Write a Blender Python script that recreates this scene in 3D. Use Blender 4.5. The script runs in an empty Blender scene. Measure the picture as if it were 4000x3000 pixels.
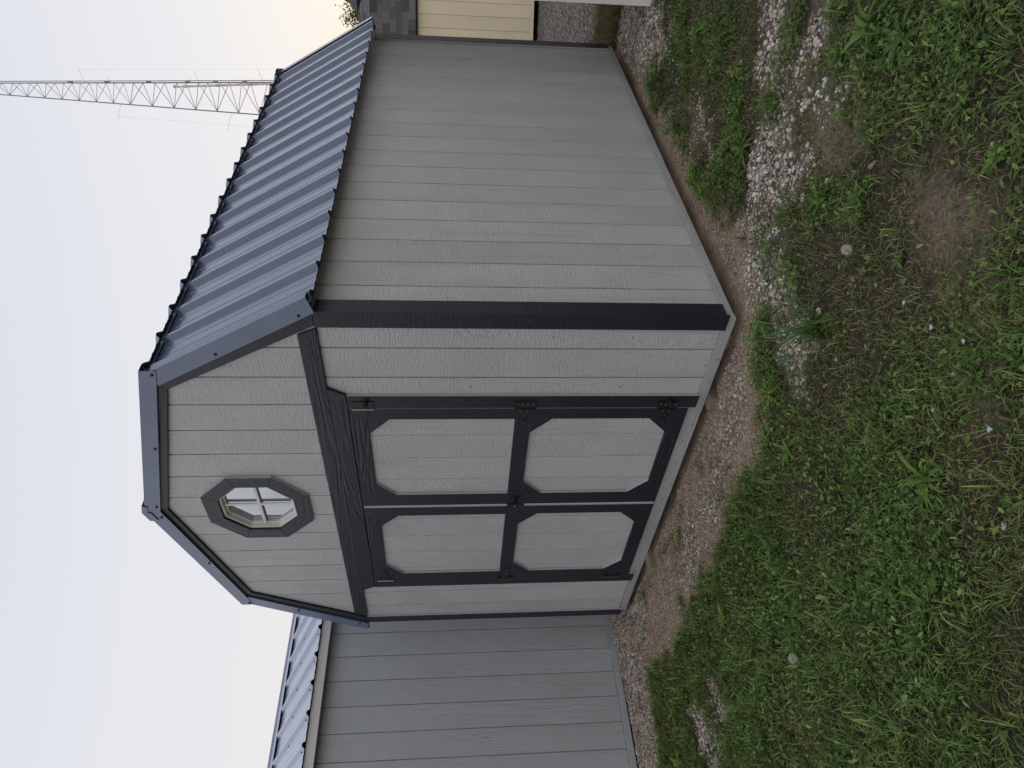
import bpy, bmesh, math, random
import numpy as np
from mathutils import Vector, Matrix

random.seed(7)
rng = np.random.default_rng(11)
sc = bpy.context.scene
COL = sc.collection
IN = 0.0254

# ------------------------------------------------------------------ camera
cam_d = bpy.data.cameras.new("camera")
cam = bpy.data.objects.new("camera", cam_d)
COL.objects.link(cam)
cam_d.sensor_fit = 'HORIZONTAL'
cam_d.sensor_width = 36.0
cam_d.lens = 36.0 * 2682.29 / 4000.0
cam_d.clip_start = 0.05
cam_d.clip_end = 2000.0
CAM = Vector((3.62533652, -2.52550189, 1.41410123))
# the phone was held upright but the picture is stored lying on its side
Y_ = Vector((0.705103318, 0.709104549, 0.000221875602))      # picture up
X_ = Vector((0.0646168541, -0.0639406437, -0.995859556))     # picture right
F_ = Vector((-0.706154355, 0.702198215, -0.0909048652))      # view direction
cam.matrix_world = Matrix(((X_.x, Y_.x, -F_.x, CAM.x),
                           (X_.y, Y_.y, -F_.y, CAM.y),
                           (X_.z, Y_.z, -F_.z, CAM.z),
                           (0, 0, 0, 1)))
sc.camera = cam
sc.render.resolution_x, sc.render.resolution_y = 1024, 768

# ------------------------------------------------------------------ sky and sun
SUN_EL = math.radians(8)
SUN_AZ = Vector((-0.24, 0.97)).normalized()          # low veiled sun behind the sheds, just outside the picture
world = bpy.data.worlds.new("World")
sc.world = world
world.use_nodes = True
wn, wl = world.node_tree.nodes, world.node_tree.links
wn.clear()
sky = wn.new('ShaderNodeTexSky')
sky.sky_type = 'NISHITA'
sky.sun_disc = False
sky.sun_elevation = SUN_EL
sky.sun_rotation = math.atan2(SUN_AZ.x, SUN_AZ.y)
sky.air_density = 1.0
sky.dust_density = 2.5
sky.ozone_density = 1.0
# thin even overcast: pale lavender above, whitening to a warm haze at the horizon all round
wtc = wn.new('ShaderNodeTexCoord')
wsep = wn.new('ShaderNodeSeparateXYZ')
wl.new(wtc.outputs['Generated'], wsep.inputs[0])
wr = wn.new('ShaderNodeValToRGB')
wr.color_ramp.interpolation = 'EASE'
OV = [(0.0, (.82, .74, .64)), (0.10, (.86, .79, .70)), (0.20, (.825, .81, .805)), (0.34, (.785, .795, .84)), (0.58, (.715, .735, .815)), (1.0, (.65, .675, .77))]
while len(wr.color_ramp.elements) < len(OV):
    wr.color_ramp.elements.new(0.5)
for e_, (p_, c_) in zip(wr.color_ramp.elements, OV):
    e_.position = p_
    e_.color = (*c_, 1)
wl.new(wsep.outputs[2], wr.inputs['Fac'])
wsc = wn.new('ShaderNodeVectorMath'); wsc.operation = 'SCALE'
wsc.inputs['Scale'].default_value = 10.0
wl.new(wr.outputs['Color'], wsc.inputs[0])
mixw = wn.new('ShaderNodeMix')
mixw.data_type = 'RGBA'
mixw.inputs['Factor'].default_value = 0.975
bg = wn.new('ShaderNodeBackground')
bg.inputs['Strength'].default_value = 0.1
wo = wn.new('ShaderNodeOutputWorld')
wl.new(sky.outputs['Color'], mixw.inputs['A'])
wl.new(wsc.outputs[0], mixw.inputs['B'])
wl.new(mixw.outputs['Result'], bg.inputs['Color'])
wl.new(bg.outputs['Background'], wo.inputs['Surface'])

sun_d = bpy.data.lights.new("sun", 'SUN')
sun_d.energy = 0.5
sun_d.angle = math.radians(35)
sun_d.color = (1.0, 0.92, 0.80)
sun = bpy.data.objects.new("sun", sun_d)
COL.objects.link(sun)
sd = Vector((SUN_AZ.x * math.cos(SUN_EL), SUN_AZ.y * math.cos(SUN_EL), math.sin(SUN_EL)))
sun.rotation_euler = (-sd).to_track_quat('-Z', 'Y').to_euler()
sun.location = (0, 0, 20)

vs = sc.view_settings
vs.view_transform = 'Standard'
vs.look = 'None'
vs.exposure = 0.05
vs.gamma = 1.0
vs.use_curve_mapping = False

sc.cycles.use_adaptive_sampling = True
sc.cycles.adaptive_threshold = 0.02
sc.cycles.use_denoising = True
sc.cycles.max_bounces = 4
sc.cycles.diffuse_bounces = 3
sc.cycles.glossy_bounces = 2
sc.cycles.transmission_bounces = 2
sc.cycles.transparent_max_bounces = 4

# ------------------------------------------------------------------ materials
def new_mat(name):
    m = bpy.data.materials.new(name)
    m.use_nodes = True
    n, l = m.node_tree.nodes, m.node_tree.links
    b = n['Principled BSDF']
    return m, n, l, b

def math_node(n, l, op, a, b=None):
    k = n.new('ShaderNodeMath')
    k.operation = op
    for i, v in enumerate((a, b)):
        if v is None:
            continue
        if isinstance(v, (int, float)):
            k.inputs[i].default_value = v
        else:
            l.new(v, k.inputs[i])
    return k.outputs[0]

def obj_coords(n, l, scale=(1, 1, 1), rnd=37.0):
    tc = n.new('ShaderNodeTexCoord')
    oi = n.new('ShaderNodeObjectInfo')
    mul = n.new('ShaderNodeVectorMath')
    mul.operation = 'MULTIPLY'
    mul.inputs[1].default_value = (rnd, rnd * 1.7, rnd * 0.6)
    cx = n.new('ShaderNodeCombineXYZ')
    for i in range(3):
        l.new(oi.outputs['Random'], cx.inputs[i])
    l.new(cx.outputs[0], mul.inputs[0])
    add = n.new('ShaderNodeVectorMath')
    l.new(tc.outputs['Object'], add.inputs[0])
    l.new(mul.outputs[0], add.inputs[1])
    mp = n.new('ShaderNodeMapping')
    mp.inputs['Scale'].default_value = scale
    l.new(add.outputs[0], mp.inputs['Vector'])
    return mp.outputs[0]

def noise(n, l, vec, scale, detail=4, rough=0.55, dist=0.0):
    t = n.new('ShaderNodeTexNoise')
    t.inputs['Scale'].default_value = scale
    t.inputs['Detail'].default_value = detail
    t.inputs['Roughness'].default_value = rough
    t.inputs['Distortion'].default_value = dist
    l.new(vec, t.inputs['Vector'])
    return t.outputs['Fac']

def ramp(n, l, fac, stops):
    r = n.new('ShaderNodeValToRGB')
    e = r.color_ramp.elements
    while len(e) < len(stops):
        e.new(0.5)
    for k, (p, c) in zip(e, stops):
        k.position = p
        k.color = c if len(c) == 4 else (*c, 1)
    l.new(fac, r.inputs['Fac'])
    return r.outputs['Color']

def painted_wood(name, col, rough=0.5, bump=0.35, var=0.10, spec=0.4, cross=1.0, ring=0.8):
    """paint over embossed wood-grain siding: rings stretched along local Z plus a fine cross-sawn tooth"""
    m, n, l, b = new_mat(name)
    v3 = obj_coords(n, l, (1, 1, 1))
    def stretch(sx, sz):
        mp = n.new('ShaderNodeMapping')
        mp.inputs['Scale'].default_value = (sx, sx, sz)
        l.new(v3, mp.inputs['Vector'])
        return mp.outputs[0]
    broad = noise(n, l, stretch(1, 0.09), 9, 1, 0.5, 1.2)
    rings = math_node(n, l, 'SINE', math_node(n, l, 'MULTIPLY', broad, 62.0))
    patch = ramp(n, l, broad, [(0.44, (0.08, 0.08, 0.08)), (0.58, (1, 1, 1))])
    rings = math_node(n, l, 'MULTIPLY', rings, patch)
    teeth = noise(n, l, stretch(0.22, 1), 120, 1, 0.5, 0.4)
    teeth = math_node(n, l, 'MULTIPLY', math_node(n, l, 'SUBTRACT', teeth, 0.5), 2.4 * cross)
    fine = noise(n, l, v3, 170, 1, 0.6)
    fine = math_node(n, l, 'SUBTRACT', fine, 0.5)
    h = math_node(n, l, 'ADD', math_node(n, l, 'MULTIPLY', rings, ring), math_node(n, l, 'ADD', teeth, math_node(n, l, 'MULTIPLY', fine, 1.6)))
    bp = n.new('ShaderNodeBump')
    bp.inputs['Strength'].default_value = bump
    bp.inputs['Distance'].default_value = 0.002
    l.new(h, bp.inputs['Height'])
    l.new(bp.outputs['Normal'], b.inputs['Normal'])
    tint = noise(n, l, v3, 2.3, 2, 0.6)
    lo = tuple(c * (1 - var) for c in col)
    hi = tuple(min(1, c * (1 + var)) for c in col)
    oi2 = n.new('ShaderNodeObjectInfo')
    hv = n.new('ShaderNodeHueSaturation')
    l.new(ramp(n, l, tint, [(0.3, lo), (0.7, hi)]), hv.inputs['Color'])
    l.new(math_node(n, l, 'ADD', math_node(n, l, 'MULTIPLY', oi2.outputs['Random'], 0.07), 0.965), hv.inputs['Value'])
    l.new(hv.outputs['Color'], b.inputs['Base Color'])
    b.inputs['Roughness'].default_value = rough
    b.inputs['Specular IOR Level'].default_value = spec
    return m

GREY = (0.495, 0.500, 0.498)
M_SID = painted_wood("grey_siding", GREY, 0.40, 0.8, 0.06, 0.5)
M_SIDB = painted_wood("grey_siding_neighbour", (0.465, 0.485, 0.50), 0.46, 0.75, 0.05, 0.45)
M_GROOVE = painted_wood("grey_groove", (0.24, 0.245, 0.245), 0.6, 0.1, 0.06, 0.2)
M_TRIM = painted_wood("black_trim", (0.0105, 0.0135, 0.0245), 0.42, 0.5, 0.15, 0.5, 0.8, 0.8)
M_SKIRT = painted_wood("grey_skirt", tuple(c * .78 for c in GREY), 0.45, 0.6, 0.08, 0.4)
M_EDGE = painted_wood("grey_trim_edge", (0.48, 0.49, 0.50), 0.5, 0.15, 0.05, 0.4)
M_TANF = painted_wood("light_fascia", (0.72, 0.70, 0.65), 0.55, 0.3, 0.06, 0.3)
M_TAN = painted_wood("cream_siding", (0.86, 0.74, 0.53), 0.6, 0.2, 0.05, 0.3)
M_TANG = painted_wood("cream_groove", (0.42, 0.35, 0.24), 0.7, 0.1, 0.05, 0.2)
M_WHITE = painted_wood("white_siding", (0.87, 0.86, 0.83), 0.5, 0.15, 0.03, 0.4)
M_TIMBER = painted_wood("treated_timber", (0.24, 0.215, 0.16), 0.8, 0.5, 0.25, 0.2)

def metal_paint(name, col, rough, spec=0.6, coat=0.0, var=0.08):
    m, n, l, b = new_mat(name)
    v = obj_coords(n, l, (1, 1, 1))
    t = noise(n, l, v, 3.0, 2, 0.6)
    l.new(ramp(n, l, t, [(0.3, tuple(c * (1 - var) for c in col)), (0.7, tuple(c * (1 + var) for c in col))]), b.inputs['Base Color'])
    b.inputs['Roughness'].default_value = rough
    b.inputs['Specular IOR Level'].default_value = spec
    b.inputs['Coat Weight'].default_value = coat
    b.inputs['Coat Roughness'].default_value = 0.15
    # faint oil-canning of thin sheet
    w = noise(n, l, v, 5.0, 1, 0.5)
    bp = n.new('ShaderNodeBump')
    bp.inputs['Strength'].default_value = 0.12
    bp.inputs['Distance'].default_value = 0.01
    l.new(w, bp.inputs['Height'])
    l.new(bp.outputs['Normal'], b.inputs['Normal'])
    return m

M_ROOF = metal_paint("slate_blue_roof_steel", (0.088, 0.122, 0.205), 0.25, 0.7, 0.75)
M_RAKE = metal_paint("slate_blue_trim_steel", (0.120, 0.155, 0.250), 0.34, 0.6, 0.3)
M_ROOFB = metal_paint("grey_blue_roof_steel", (0.26, 0.31, 0.42), 0.30, 0.7, 0.5)
M_DARKMETAL = metal_paint("black_hardware", (0.012, 0.012, 0.014), 0.35, 0.5)
M_BRIGHT = metal_paint("bright_steel", (0.30, 0.29, 0.26), 0.3, 0.8)
M_GALV = metal_paint("galvanised_tower_steel", (0.30, 0.30, 0.33), 0.6, 0.3)
M_PIPE = metal_paint("weathered_pale_pipe", (0.78, 0.70, 0.63), 0.8, 0.2, 0.0, 0.35)
M_RUBBER = metal_paint("black_rubber", (0.018, 0.018, 0.02), 0.7, 0.3)
M_VINYL = metal_paint("white_vinyl", (0.78, 0.77, 0.72), 0.4, 0.5, 0.0, 0.03)
M_GAP_SHADE = metal_paint("gap_shade_black", (0.02, 0.018, 0.016), 0.9, 0.1)  # near-black colour standing in for the darkness of unlit gaps

def glass_mat():
    m, n, l, b = new_mat("window_glass")
    v = obj_coords(n, l, (1, 1, 1))
    t = noise(n, l, v, 3.2, 3, 0.5)
    l.new(ramp(n, l, t, [(0.3, (0.38, 0.41, 0.47)), (0.75, (0.56, 0.59, 0.65))]), b.inputs['Base Color'])  # uneven tint puts patchy sky reflections into the pane colour
    b.inputs['Roughness'].default_value = 0.04
    b.inputs['Metallic'].default_value = 0.75
    b.inputs['Specular IOR Level'].default_value = 0.8
    b.inputs['Coat Weight'].default_value = 1.0
    b.inputs['Coat Roughness'].default_value = 0.02
    return m
M_GLASS = glass_mat()

def shingle_mat():
    m, n, l, b = new_mat("asphalt_shingle")
    v = obj_coords(n, l, (1, 1, 1))
    t = noise(n, l, v, 160, 3, 0.7)
    oi = n.new('ShaderNodeObjectInfo')
    k = math_node(n, l, 'ADD', math_node(n, l, 'MULTIPLY', t, 0.5), math_node(n, l, 'MULTIPLY', oi.outputs['Random'], 0.5))
    l.new(ramp(n, l, k, [(0.2, (0.055, 0.05, 0.05)), (0.8, (0.16, 0.145, 0.14))]), b.inputs['Base Color'])
    b.inputs['Roughness'].default_value = 0.95
    b.inputs['Specular IOR Level'].default_value = 0.15
    bp = n.new('ShaderNodeBump')
    bp.inputs['Strength'].default_value = 0.5
    bp.inputs['Distance'].default_value = 0.003
    l.new(t, bp.inputs['Height'])
    l.new(bp.outputs['Normal'], b.inputs['Normal'])
    return m
M_SHINGLE = shingle_mat()

def attr_mat(name, rough, trans=0.0, spec=0.3, grain=0.0):
    m, n, l, b = new_mat(name)
    a = n.new('ShaderNodeAttribute')
    a.attribute_name = "col"
    l.new(a.outputs['Color'], b.inputs['Base Color'])
    b.inputs['Roughness'].default_value = rough
    b.inputs['Specular IOR Level'].default_value = spec
    if grain:
        tc = n.new('ShaderNodeTexCoord')
        t = noise(n, l, tc.outputs['Object'], 180, 3, 0.6)
        mx = n.new('ShaderNodeMix')
        mx.data_type = 'RGBA'
        mx.blend_type = 'MULTIPLY'
        mx.inputs['Factor'].default_value = grain
        l.new(a.outputs['Color'], mx.inputs['A'])
        l.new(ramp(n, l, t, [(0.3, (0.6, 0.57, 0.53)), (0.7, (1.1, 1.1, 1.1))]), mx.inputs['B'])
        l.new(mx.outputs['Result'], b.inputs['Base Color'])
    if trans:
        tr = n.new('ShaderNodeBsdfTranslucent')
        l.new(a.outputs['Color'], tr.inputs['Color'])
        ms = n.new('ShaderNodeMixShader')
        ms.inputs[0].default_value = trans
        l.new(b.outputs[0], ms.inputs[1])
        l.new(tr.outputs[0], ms.inputs[2])
        l.new(ms.outputs[0], n['Material Output'].inputs['Surface'])
    return m
M_LEAF = attr_mat("leaf", 0.55, 0.22, 0.22)
M_STONE = attr_mat("stone", 0.85, 0.0, 0.25, 0.7)
M_PETAL = attr_mat("petal", 0.6, 0.3, 0.2)
M_BARK = painted_wood("bark", (0.09, 0.065, 0.045), 0.9, 0.8, 0.3, 0.1)

def ground_mat():
    m, n, l, b = new_mat("soil")
    a = n.new('ShaderNodeAttribute')
    a.attribute_name = "zone"
    sep = n.new('ShaderNodeSeparateColor')
    l.new(a.outputs['Color'], sep.inputs[0])
    tc = n.new('ShaderNodeTexCoord')
    co = tc.outputs['Object']
    nb = noise(n, l, co, 5, 5, 0.65)
    nf = noise(n, l, co, 70, 5, 0.7)
    soil = ramp(n, l, nf, [(0.3, (0.020, 0.016, 0.011)), (0.72, (0.110, 0.088, 0.062))])  # dark soil, deepened further as painted shade between the blades
    dirt = ramp(n, l, math_node(n, l, 'ADD', math_node(n, l, 'MULTIPLY', nf, 0.6), math_node(n, l, 'MULTIPLY', nb, 0.4)),
                [(0.36, (0.150, 0.103, 0.072)), (0.52, (0.385, 0.285, 0.210)), (0.68, (0.58, 0.455, 0.350))])
    vo = n.new('ShaderNodeTexVoronoi')
    vo.inputs['Scale'].default_value = 38
    l.new(co, vo.inputs['Vector'])
    sepc = n.new('ShaderNodeSeparateColor')
    l.new(vo.outputs['Color'], sepc.inputs[0])
    grav = ramp(n, l, sepc.outputs[0], [(0.0, (0.10, 0.085, 0.07)), (0.35, (0.26, 0.235, 0.21)), (0.75, (0.40, 0.385, 0.37)), (1.0, (0.56, 0.55, 0.53))])
    edge = ramp(n, l, vo.outputs['Distance'], [(0.25, (1, 1, 1)), (0.62, (0.25, 0.22, 0.19))])
    gm = n.new('ShaderNodeMix'); gm.data_type = 'RGBA'; gm.blend_type = 'MULTIPLY'
    gm.inputs['Factor'].default_value = 1
    l.new(grav, gm.inputs['A']); l.new(edge, gm.inputs['B'])
    m1 = n.new('ShaderNodeMix'); m1.data_type = 'RGBA'
    l.new(sep.outputs[1], m1.inputs['Factor']); l.new(soil, m1.inputs['A']); l.new(dirt, m1.inputs['B'])
    m2 = n.new('ShaderNodeMix'); m2.data_type = 'RGBA'
    l.new(sep.outputs[0], m2.inputs['Factor']); l.new(m1.outputs['Result'], m2.inputs['A']); l.new(gm.outputs['Result'], m2.inputs['B'])
    l.new(m2.outputs['Result'], b.inputs['Base Color'])
    b.inputs['Roughness'].default_value = 0.95
    b.inputs['Specular IOR Level'].default_value = 0.15
    h = math_node(n, l, 'ADD', nf, math_node(n, l, 'MULTIPLY', math_node(n, l, 'SUBTRACT', 1.0, vo.outputs['Distance']), sep.outputs[0]))
    bp = n.new('ShaderNodeBump')
    bp.inputs['Strength'].default_value = 0.9
    bp.inputs['Distance'].default_value = 0.012
    l.new(h, bp.inputs['Height'])
    l.new(bp.outputs['Normal'], b.inputs['Normal'])
    return m
M_GROUND = ground_mat()

# ------------------------------------------------------------------ object helpers
def link(o, parent=None):
    COL.objects.link(o)
    if parent is not None:
        o.parent = parent
    return o

def empty(name, loc, label, cat, group=None, rz=0.0):
    o = bpy.data.objects.new(name, None)
    o.empty_display_size = 0.2
    o.location = loc
    o.rotation_euler = (0, 0, rz)
    COL.objects.link(o)
    tag(o, label, cat, group)
    return o

def tag(o, label=None, cat=None, group=None, kind=None):
    if label: o["label"] = label
    if cat: o["category"] = cat
    if group: o["group"] = group
    if kind: o["kind"] = kind
    return o

def mesh_obj(name, verts, faces, mats, parent=None, midx=None, smooth=False, bevel=0.0, loc=(0, 0, 0), rot=None):
    me = bpy.data.meshes.new(name)
    me.from_pydata([tuple(v) for v in verts], [], faces)
    if not isinstance(mats, (list, tuple)):
        mats = [mats]
    for m in mats:
        me.materials.append(m)
    if midx:
        me.polygons.foreach_set('material_index', midx)
    bm = bmesh.new()
    bm.from_mesh(me)
    bmesh.ops.recalc_face_normals(bm, faces=bm.faces)
    if bevel > 0:
        bmesh.ops.bevel(bm, geom=list(bm.edges), offset=bevel, segments=1, affect='EDGES', profile=0.5)
    bm.to_mesh(me)
    bm.free()
    if smooth:
        me.polygons.foreach_set('use_smooth', [True] * len(me.polygons))
    o = bpy.data.objects.new(name, me)
    o.location = loc
    if rot is not None:
        o.rotation_euler = rot
    return link(o, parent)

def share(src, parent, loc, rot=None):
    o = src.copy()
    o.location = loc
    if rot is not None:
        o.rotation_euler = rot
    COL.objects.link(o)
    o.parent = parent
    return o

def prism_data(poly, d0, d1):
    """poly in (a, b); extrude along c from d0 to d1; returns verts (a, c, b) and faces"""
    n = len(poly)
    v = [(a, d0, b) for a, b in poly] + [(a, d1, b) for a, b in poly]
    f = [tuple(range(n)), tuple(range(2 * n - 1, n - 1, -1))]
    f += [(i, i + n, (i + 1) % n + n, (i + 1) % n) for i in range(n)]
    return v, f

def front(name, poly, y0, y1, mats, parent, grain=0.0, side=0, bevel=0.0015, origin=(0, 0, 0)):
    """board lying in the XZ plane, thickness y0..y1; grain = angle of the board's length from vertical (about Y)"""
    v, f = prism_data(poly, y0, y1)
    c = Vector((sum(p[0] for p in poly) / len(poly), (y0 + y1) / 2, sum(p[1] for p in poly) / len(poly)))
    R = Matrix.Rotation(grain, 3, 'Y')
    Ri = R.transposed()
    vv = [Ri @ (Vector(p) - c) for p in v]
    if not isinstance(mats, (list, tuple)): mats = [mats]
    mi = [0, 0] + [side] * (len(f) - 2)
    return mesh_obj(name, vv, f, mats, parent, mi, False, bevel, c, (0, grain, 0))

def sidep(name, poly, x0, x1, mats, parent, grain=0.0, side=0, bevel=0.0015):
    """board lying in the YZ plane, thickness x0..x1"""
    v, f = prism_data(poly, x0, x1)
    v = [(c, a, b) for a, c, b in v]
    cen = Vector(((x0 + x1) / 2, sum(p[0] for p in poly) / len(poly), sum(p[1] for p in poly) / len(poly)))
    R = Matrix.Rotation(grain, 3, 'X')
    Ri = R.transposed()
    vv = [Ri @ (Vector(p) - cen) for p in v]
    if not isinstance(mats, (list, tuple)): mats = [mats]
    mi = [0, 0] + [side] * (len(f) - 2)
    return mesh_obj(name, vv, f, mats, parent, mi, False, bevel, cen, (grain, 0, 0))

def rect(a0, b0, a1, b1):
    return [(a0, b0), (a1, b0), (a1, b1), (a0, b1)]

def tube_data(p0, p1, r0, r1, n=8):
    p0, p1 = Vector(p0), Vector(p1)
    d = (p1 - p0).normalized()
    u = d.orthogonal().normalized()
    w = d.cross(u)
    v = []
    for p, r in ((p0, r0), (p1, r1)):
        for i in range(n):
            a = 2 * math.pi * i / n
            v.append(p + (u * math.cos(a) + w * math.sin(a)) * r)
    f = [(i, (i + 1) % n, (i + 1) % n + n, i + n) for i in range(n)]
    f += [tuple(range(n - 1, -1, -1)), tuple(range(n, 2 * n))]
    return v, f

def merge(parts):
    V, F = [], []
    for v, f in parts:
        k = len(V)
        V += list(v)
        F += [tuple(i + k for i in q) for q in f]
    return V, F

def box_data(x0, y0, z0, x1, y1, z1):
    v = [(x0, y0, z0), (x1, y0, z0), (x1, y1, z0), (x0, y1, z0), (x0, y0, z1), (x1, y0, z1), (x1, y1, z1), (x0, y1, z1)]
    f = [(0, 3, 2, 1), (4, 5, 6, 7), (0, 1, 5, 4), (1, 2, 6, 5), (2, 3, 7, 6), (3, 0, 4, 7)]
    return v, f

LEAF_GAIN = np.array([1.18, 1.36, 1.02])
def np_mesh(name, verts, faces, mat, parent=None, cols=None, smooth=False, loc=(0, 0, 0)):
    """faces: (M,3) or (M,4) int array; cols: per-vertex rgb"""
    me = bpy.data.meshes.new(name)
    k = faces.shape[1]
    me.vertices.add(len(verts))
    me.vertices.foreach_set('co', np.ascontiguousarray(verts, dtype=np.float32).ravel())
    me.loops.add(faces.size)
    me.loops.foreach_set('vertex_index', faces.astype(np.int32).ravel())
    me.polygons.add(len(faces))
    me.polygons.foreach_set('loop_start', np.arange(0, faces.size, k, dtype=np.int32))
    me.polygons.foreach_set('loop_total', np.full(len(faces), k, dtype=np.int32))
    if smooth:
        me.polygons.foreach_set('use_smooth', np.ones(len(faces), dtype=bool))
    me.update(calc_edges=True)
    if cols is not None:
        if mat.name == "leaf":
            cols = np.asarray(cols) * LEAF_GAIN
        at = me.color_attributes.new("col", 'FLOAT_COLOR', 'POINT')
        c4 = np.ones((len(verts), 4), dtype=np.float32)
        c4[:, :3] = cols
        at.data.foreach_set('color', c4.ravel())
    me.materials.append(mat)
    o = bpy.data.objects.new(name, me)
    o.location = loc
    return link(o, parent)

# ------------------------------------------------------------------ value noise (for terrain and scattering)
def vnoise(x, y, s, seed=0):
    x = np.asarray(x) * s + 100.3; y = np.asarray(y) * s + 57.7
    xi = np.floor(x).astype(np.int64); yi = np.floor(y).astype(np.int64)
    fx = x - xi; fy = y - yi
    fx = fx * fx * (3 - 2 * fx); fy = fy * fy * (3 - 2 * fy)
    def h(a, b):
        k = (a * 374761393 + b * 668265263 + seed * 974634777) & 0x7fffffff
        k = ((k ^ (k >> 13)) * 1274126177) & 0x7fffffff
        return ((k ^ (k >> 16)) & 0xffff) / 65535.0
    return (h(xi, yi) * (1 - fx) + h(xi + 1, yi) * fx) * (1 - fy) + (h(xi, yi + 1) * (1 - fx) + h(xi + 1, yi + 1) * fx) * fy

def fbm(x, y, s, seed=0, o=4):
    t = 0; a = 0.5; n = 0
    for i in range(o):
        t = t + a * vnoise(x, y, s * 2 ** i, seed + i * 13); n += a; a *= 0.5
    return t / n

def poly_sd(x, y, poly):
    """signed distance, negative inside"""
    x = np.asarray(x, dtype=float); y = np.asarray(y, dtype=float)
    d = np.full(x.shape, 1e9); ins = np.zeros(x.shape, bool)
    n = len(poly)
    for i in range(n):
        ax, ay = poly[i]; bx, by = poly[(i + 1) % n]
        ex, ey = bx - ax, by - ay
        t = np.clip(((x - ax) * ex + (y - ay) * ey) / (ex * ex + ey * ey + 1e-12), 0, 1)
        d = np.minimum(d, np.hypot(x - ax - t * ex, y - ay - t * ey))
        c = ((ay > y) != (by > y)) & (x < (bx - ax) * (y - ay) / (by - ay + 1e-12) + ax)
        ins ^= c
    return np.where(ins, -d, d)

GRAVEL = [  # (polygon, strength)
    ([(-2.3, .6), (-2.3, -1.9), (-1.9, -1.7), (-1.60, -1.11), (-1.41, -.87), (-1.36, -.62), (-1.30, -.45), (-1.10, -.16), (-1.4, .15), (-1.6, .9)], .95),
    ([(1.30, -.01), (1.30, -.24), (1.06, -.37), (.6, -.44), (.22, -.56), (-.15, -.54), (-.45, -.46), (-.15, -.18), (.3, -.20), (1.0, -.08)], .62),
    ([(-.61, -1.03), (-.71, -1.09), (-.61, -1.25), (-.60, -1.5), (-.42, -1.6), (-.34, -1.31), (-.40, -1.24), (-.55, -1.10)], .95),
    ([(-.29, -1.07), (-.14, -1.14), (-.10, -1.3), (-.31, -1.25), (-.37, -1.14)], .8),
    ([(2.71, .98), (2.79, .73), (2.65, .69), (2.55, .64), (2.41, .74), (2.46, .84), (2.61, .86)], 1.0),
    ([(2.90, .47), (2.88, .26), (2.78, .24), (2.65, .31), (2.56, .45), (2.60, .52), (2.71, .44)], 1.0),
    ([(2.57, .40), (2.72, -.06), (2.66, -.13), (2.52, 0), (2.48, .14), (2.44, .34)], .42),
    ([(2.29, .53), (2.39, .29), (2.29, .23), (2.40, .10), (2.39, -.02), (2.22, .05), (2.11, .06), (1.97, .43), (2.06, .53), (2.21, .53)], .95),
    ([(1.82, .42), (1.98, .36), (2.0, .12), (2.01, .0), (1.85, .16), (1.79, .35)], .9),
    ([(1.72, .24), (1.87, .17), (1.92, -.09), (1.91, -.24), (1.76, -.24), (1.74, -.1), (1.64, .14)], 1.0),
    ([(1.82, -.38), (1.90, -.55), (1.77, -.57), (1.66, -.44), (1.77, -.38)], .9),
    ([(1.70, -.46), (1.78, -.57), (1.65, -.68), (1.60, -.61)], .8),
    ([(1.50, 3.9), (1.95, 3.65), (2.18, 2.76), (2.01, 2.32), (1.72, 2.45), (1.6, 2.9)], .9),
    ([(1.62, .12), (1.80, .30), (2.0, .50), (2.25, .55), (2.45, .78), (2.70, 1.0), (2.82, .75), (2.60, .52), (2.42, .30), (2.15, .15), (1.95, .0), (1.85, -.30), (1.74, -.28)], .55),
    ([(1.93, 1.50), (2.0, 1.45), (1.95, 1.05), (1.86, 1.05)], .6),
    ([(2.12, 2.35), (2.2, 2.3), (2.05, 1.9), (1.99, 1.95)], .6),
]
DIRT = [
    [(1.74, .08), (1.66, -.13), (1.47, -.24), (1.37, -.43), (1.23, -.53), (.85, -.53), (.65, -.61), (.42, -.64), (0, -.62), (-.21, -.64), (-.43, -.69), (-.92, -.64), (-1.30, -.54), (-1.36, -.85), (-1.7, -1.3), (-1.9, -1.9), (-2.4, -2.2), (-6, -2), (-6, 5), (1.55, 5)],
    [(1.4, .1), (1.7, .07), (1.88, .37), (1.73, .64), (1.61, .95), (1.60, 1.6), (1.62, 2.6), (1.7, 3.2), (1.4, 3.9)],
    [(2.59, -.66), (2.70, -.72), (2.72, -.94), (2.64, -.98), (2.54, -.8)],
    [(2.44, -.98), (2.56, -1.08), (2.54, -1.22), (2.41, -1.14)],
    [(2.28, -1.20), (2.39, -1.29), (2.33, -1.33), (2.26, -1.25)],
    [(2.50, .16), (2.64, .05), (2.62, -.20), (2.45, -.25), (2.38, -.05)],
    [(1.78, 1.75), (1.9, 1.6), (1.88, 1.2), (1.78, 1.25)],
]

def zones(x, y):
    wx = (fbm(x, y, 9, 3) - .5) * .20 + (vnoise(x, y, 34, 8) - .5) * .07; wy = (fbm(x, y, 9, 9) - .5) * .20 + (vnoise(x, y, 34, 18) - .5) * .07
    g = np.zeros(np.shape(x))
    for p, s in GRAVEL:
        sdv = poly_sd(x + wx, y + wy, p)
        g = np.maximum(g, s * np.clip(.5 - sdv / .10, 0, 1))
    far = np.clip((y - 4.45 + wy * 2) / .35, 0, 1) * np.clip((9 - np.hypot(x - 1, y - 8)) / 2, 0, 1)
    g = np.maximum(g, far * .95)
    d = np.zeros(np.shape(x))
    for i, p in enumerate(DIRT):
        sdv = poly_sd(x + wx, y + wy, p)
        d = np.maximum(d, np.clip(.5 - sdv / (.10 if i < 2 else .22), 0, 1) * (1 if i < 2 else .6))
    d = np.maximum(d, np.clip((y - 3.0) / .5, 0, 1) * .7)
    return g, d

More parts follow.
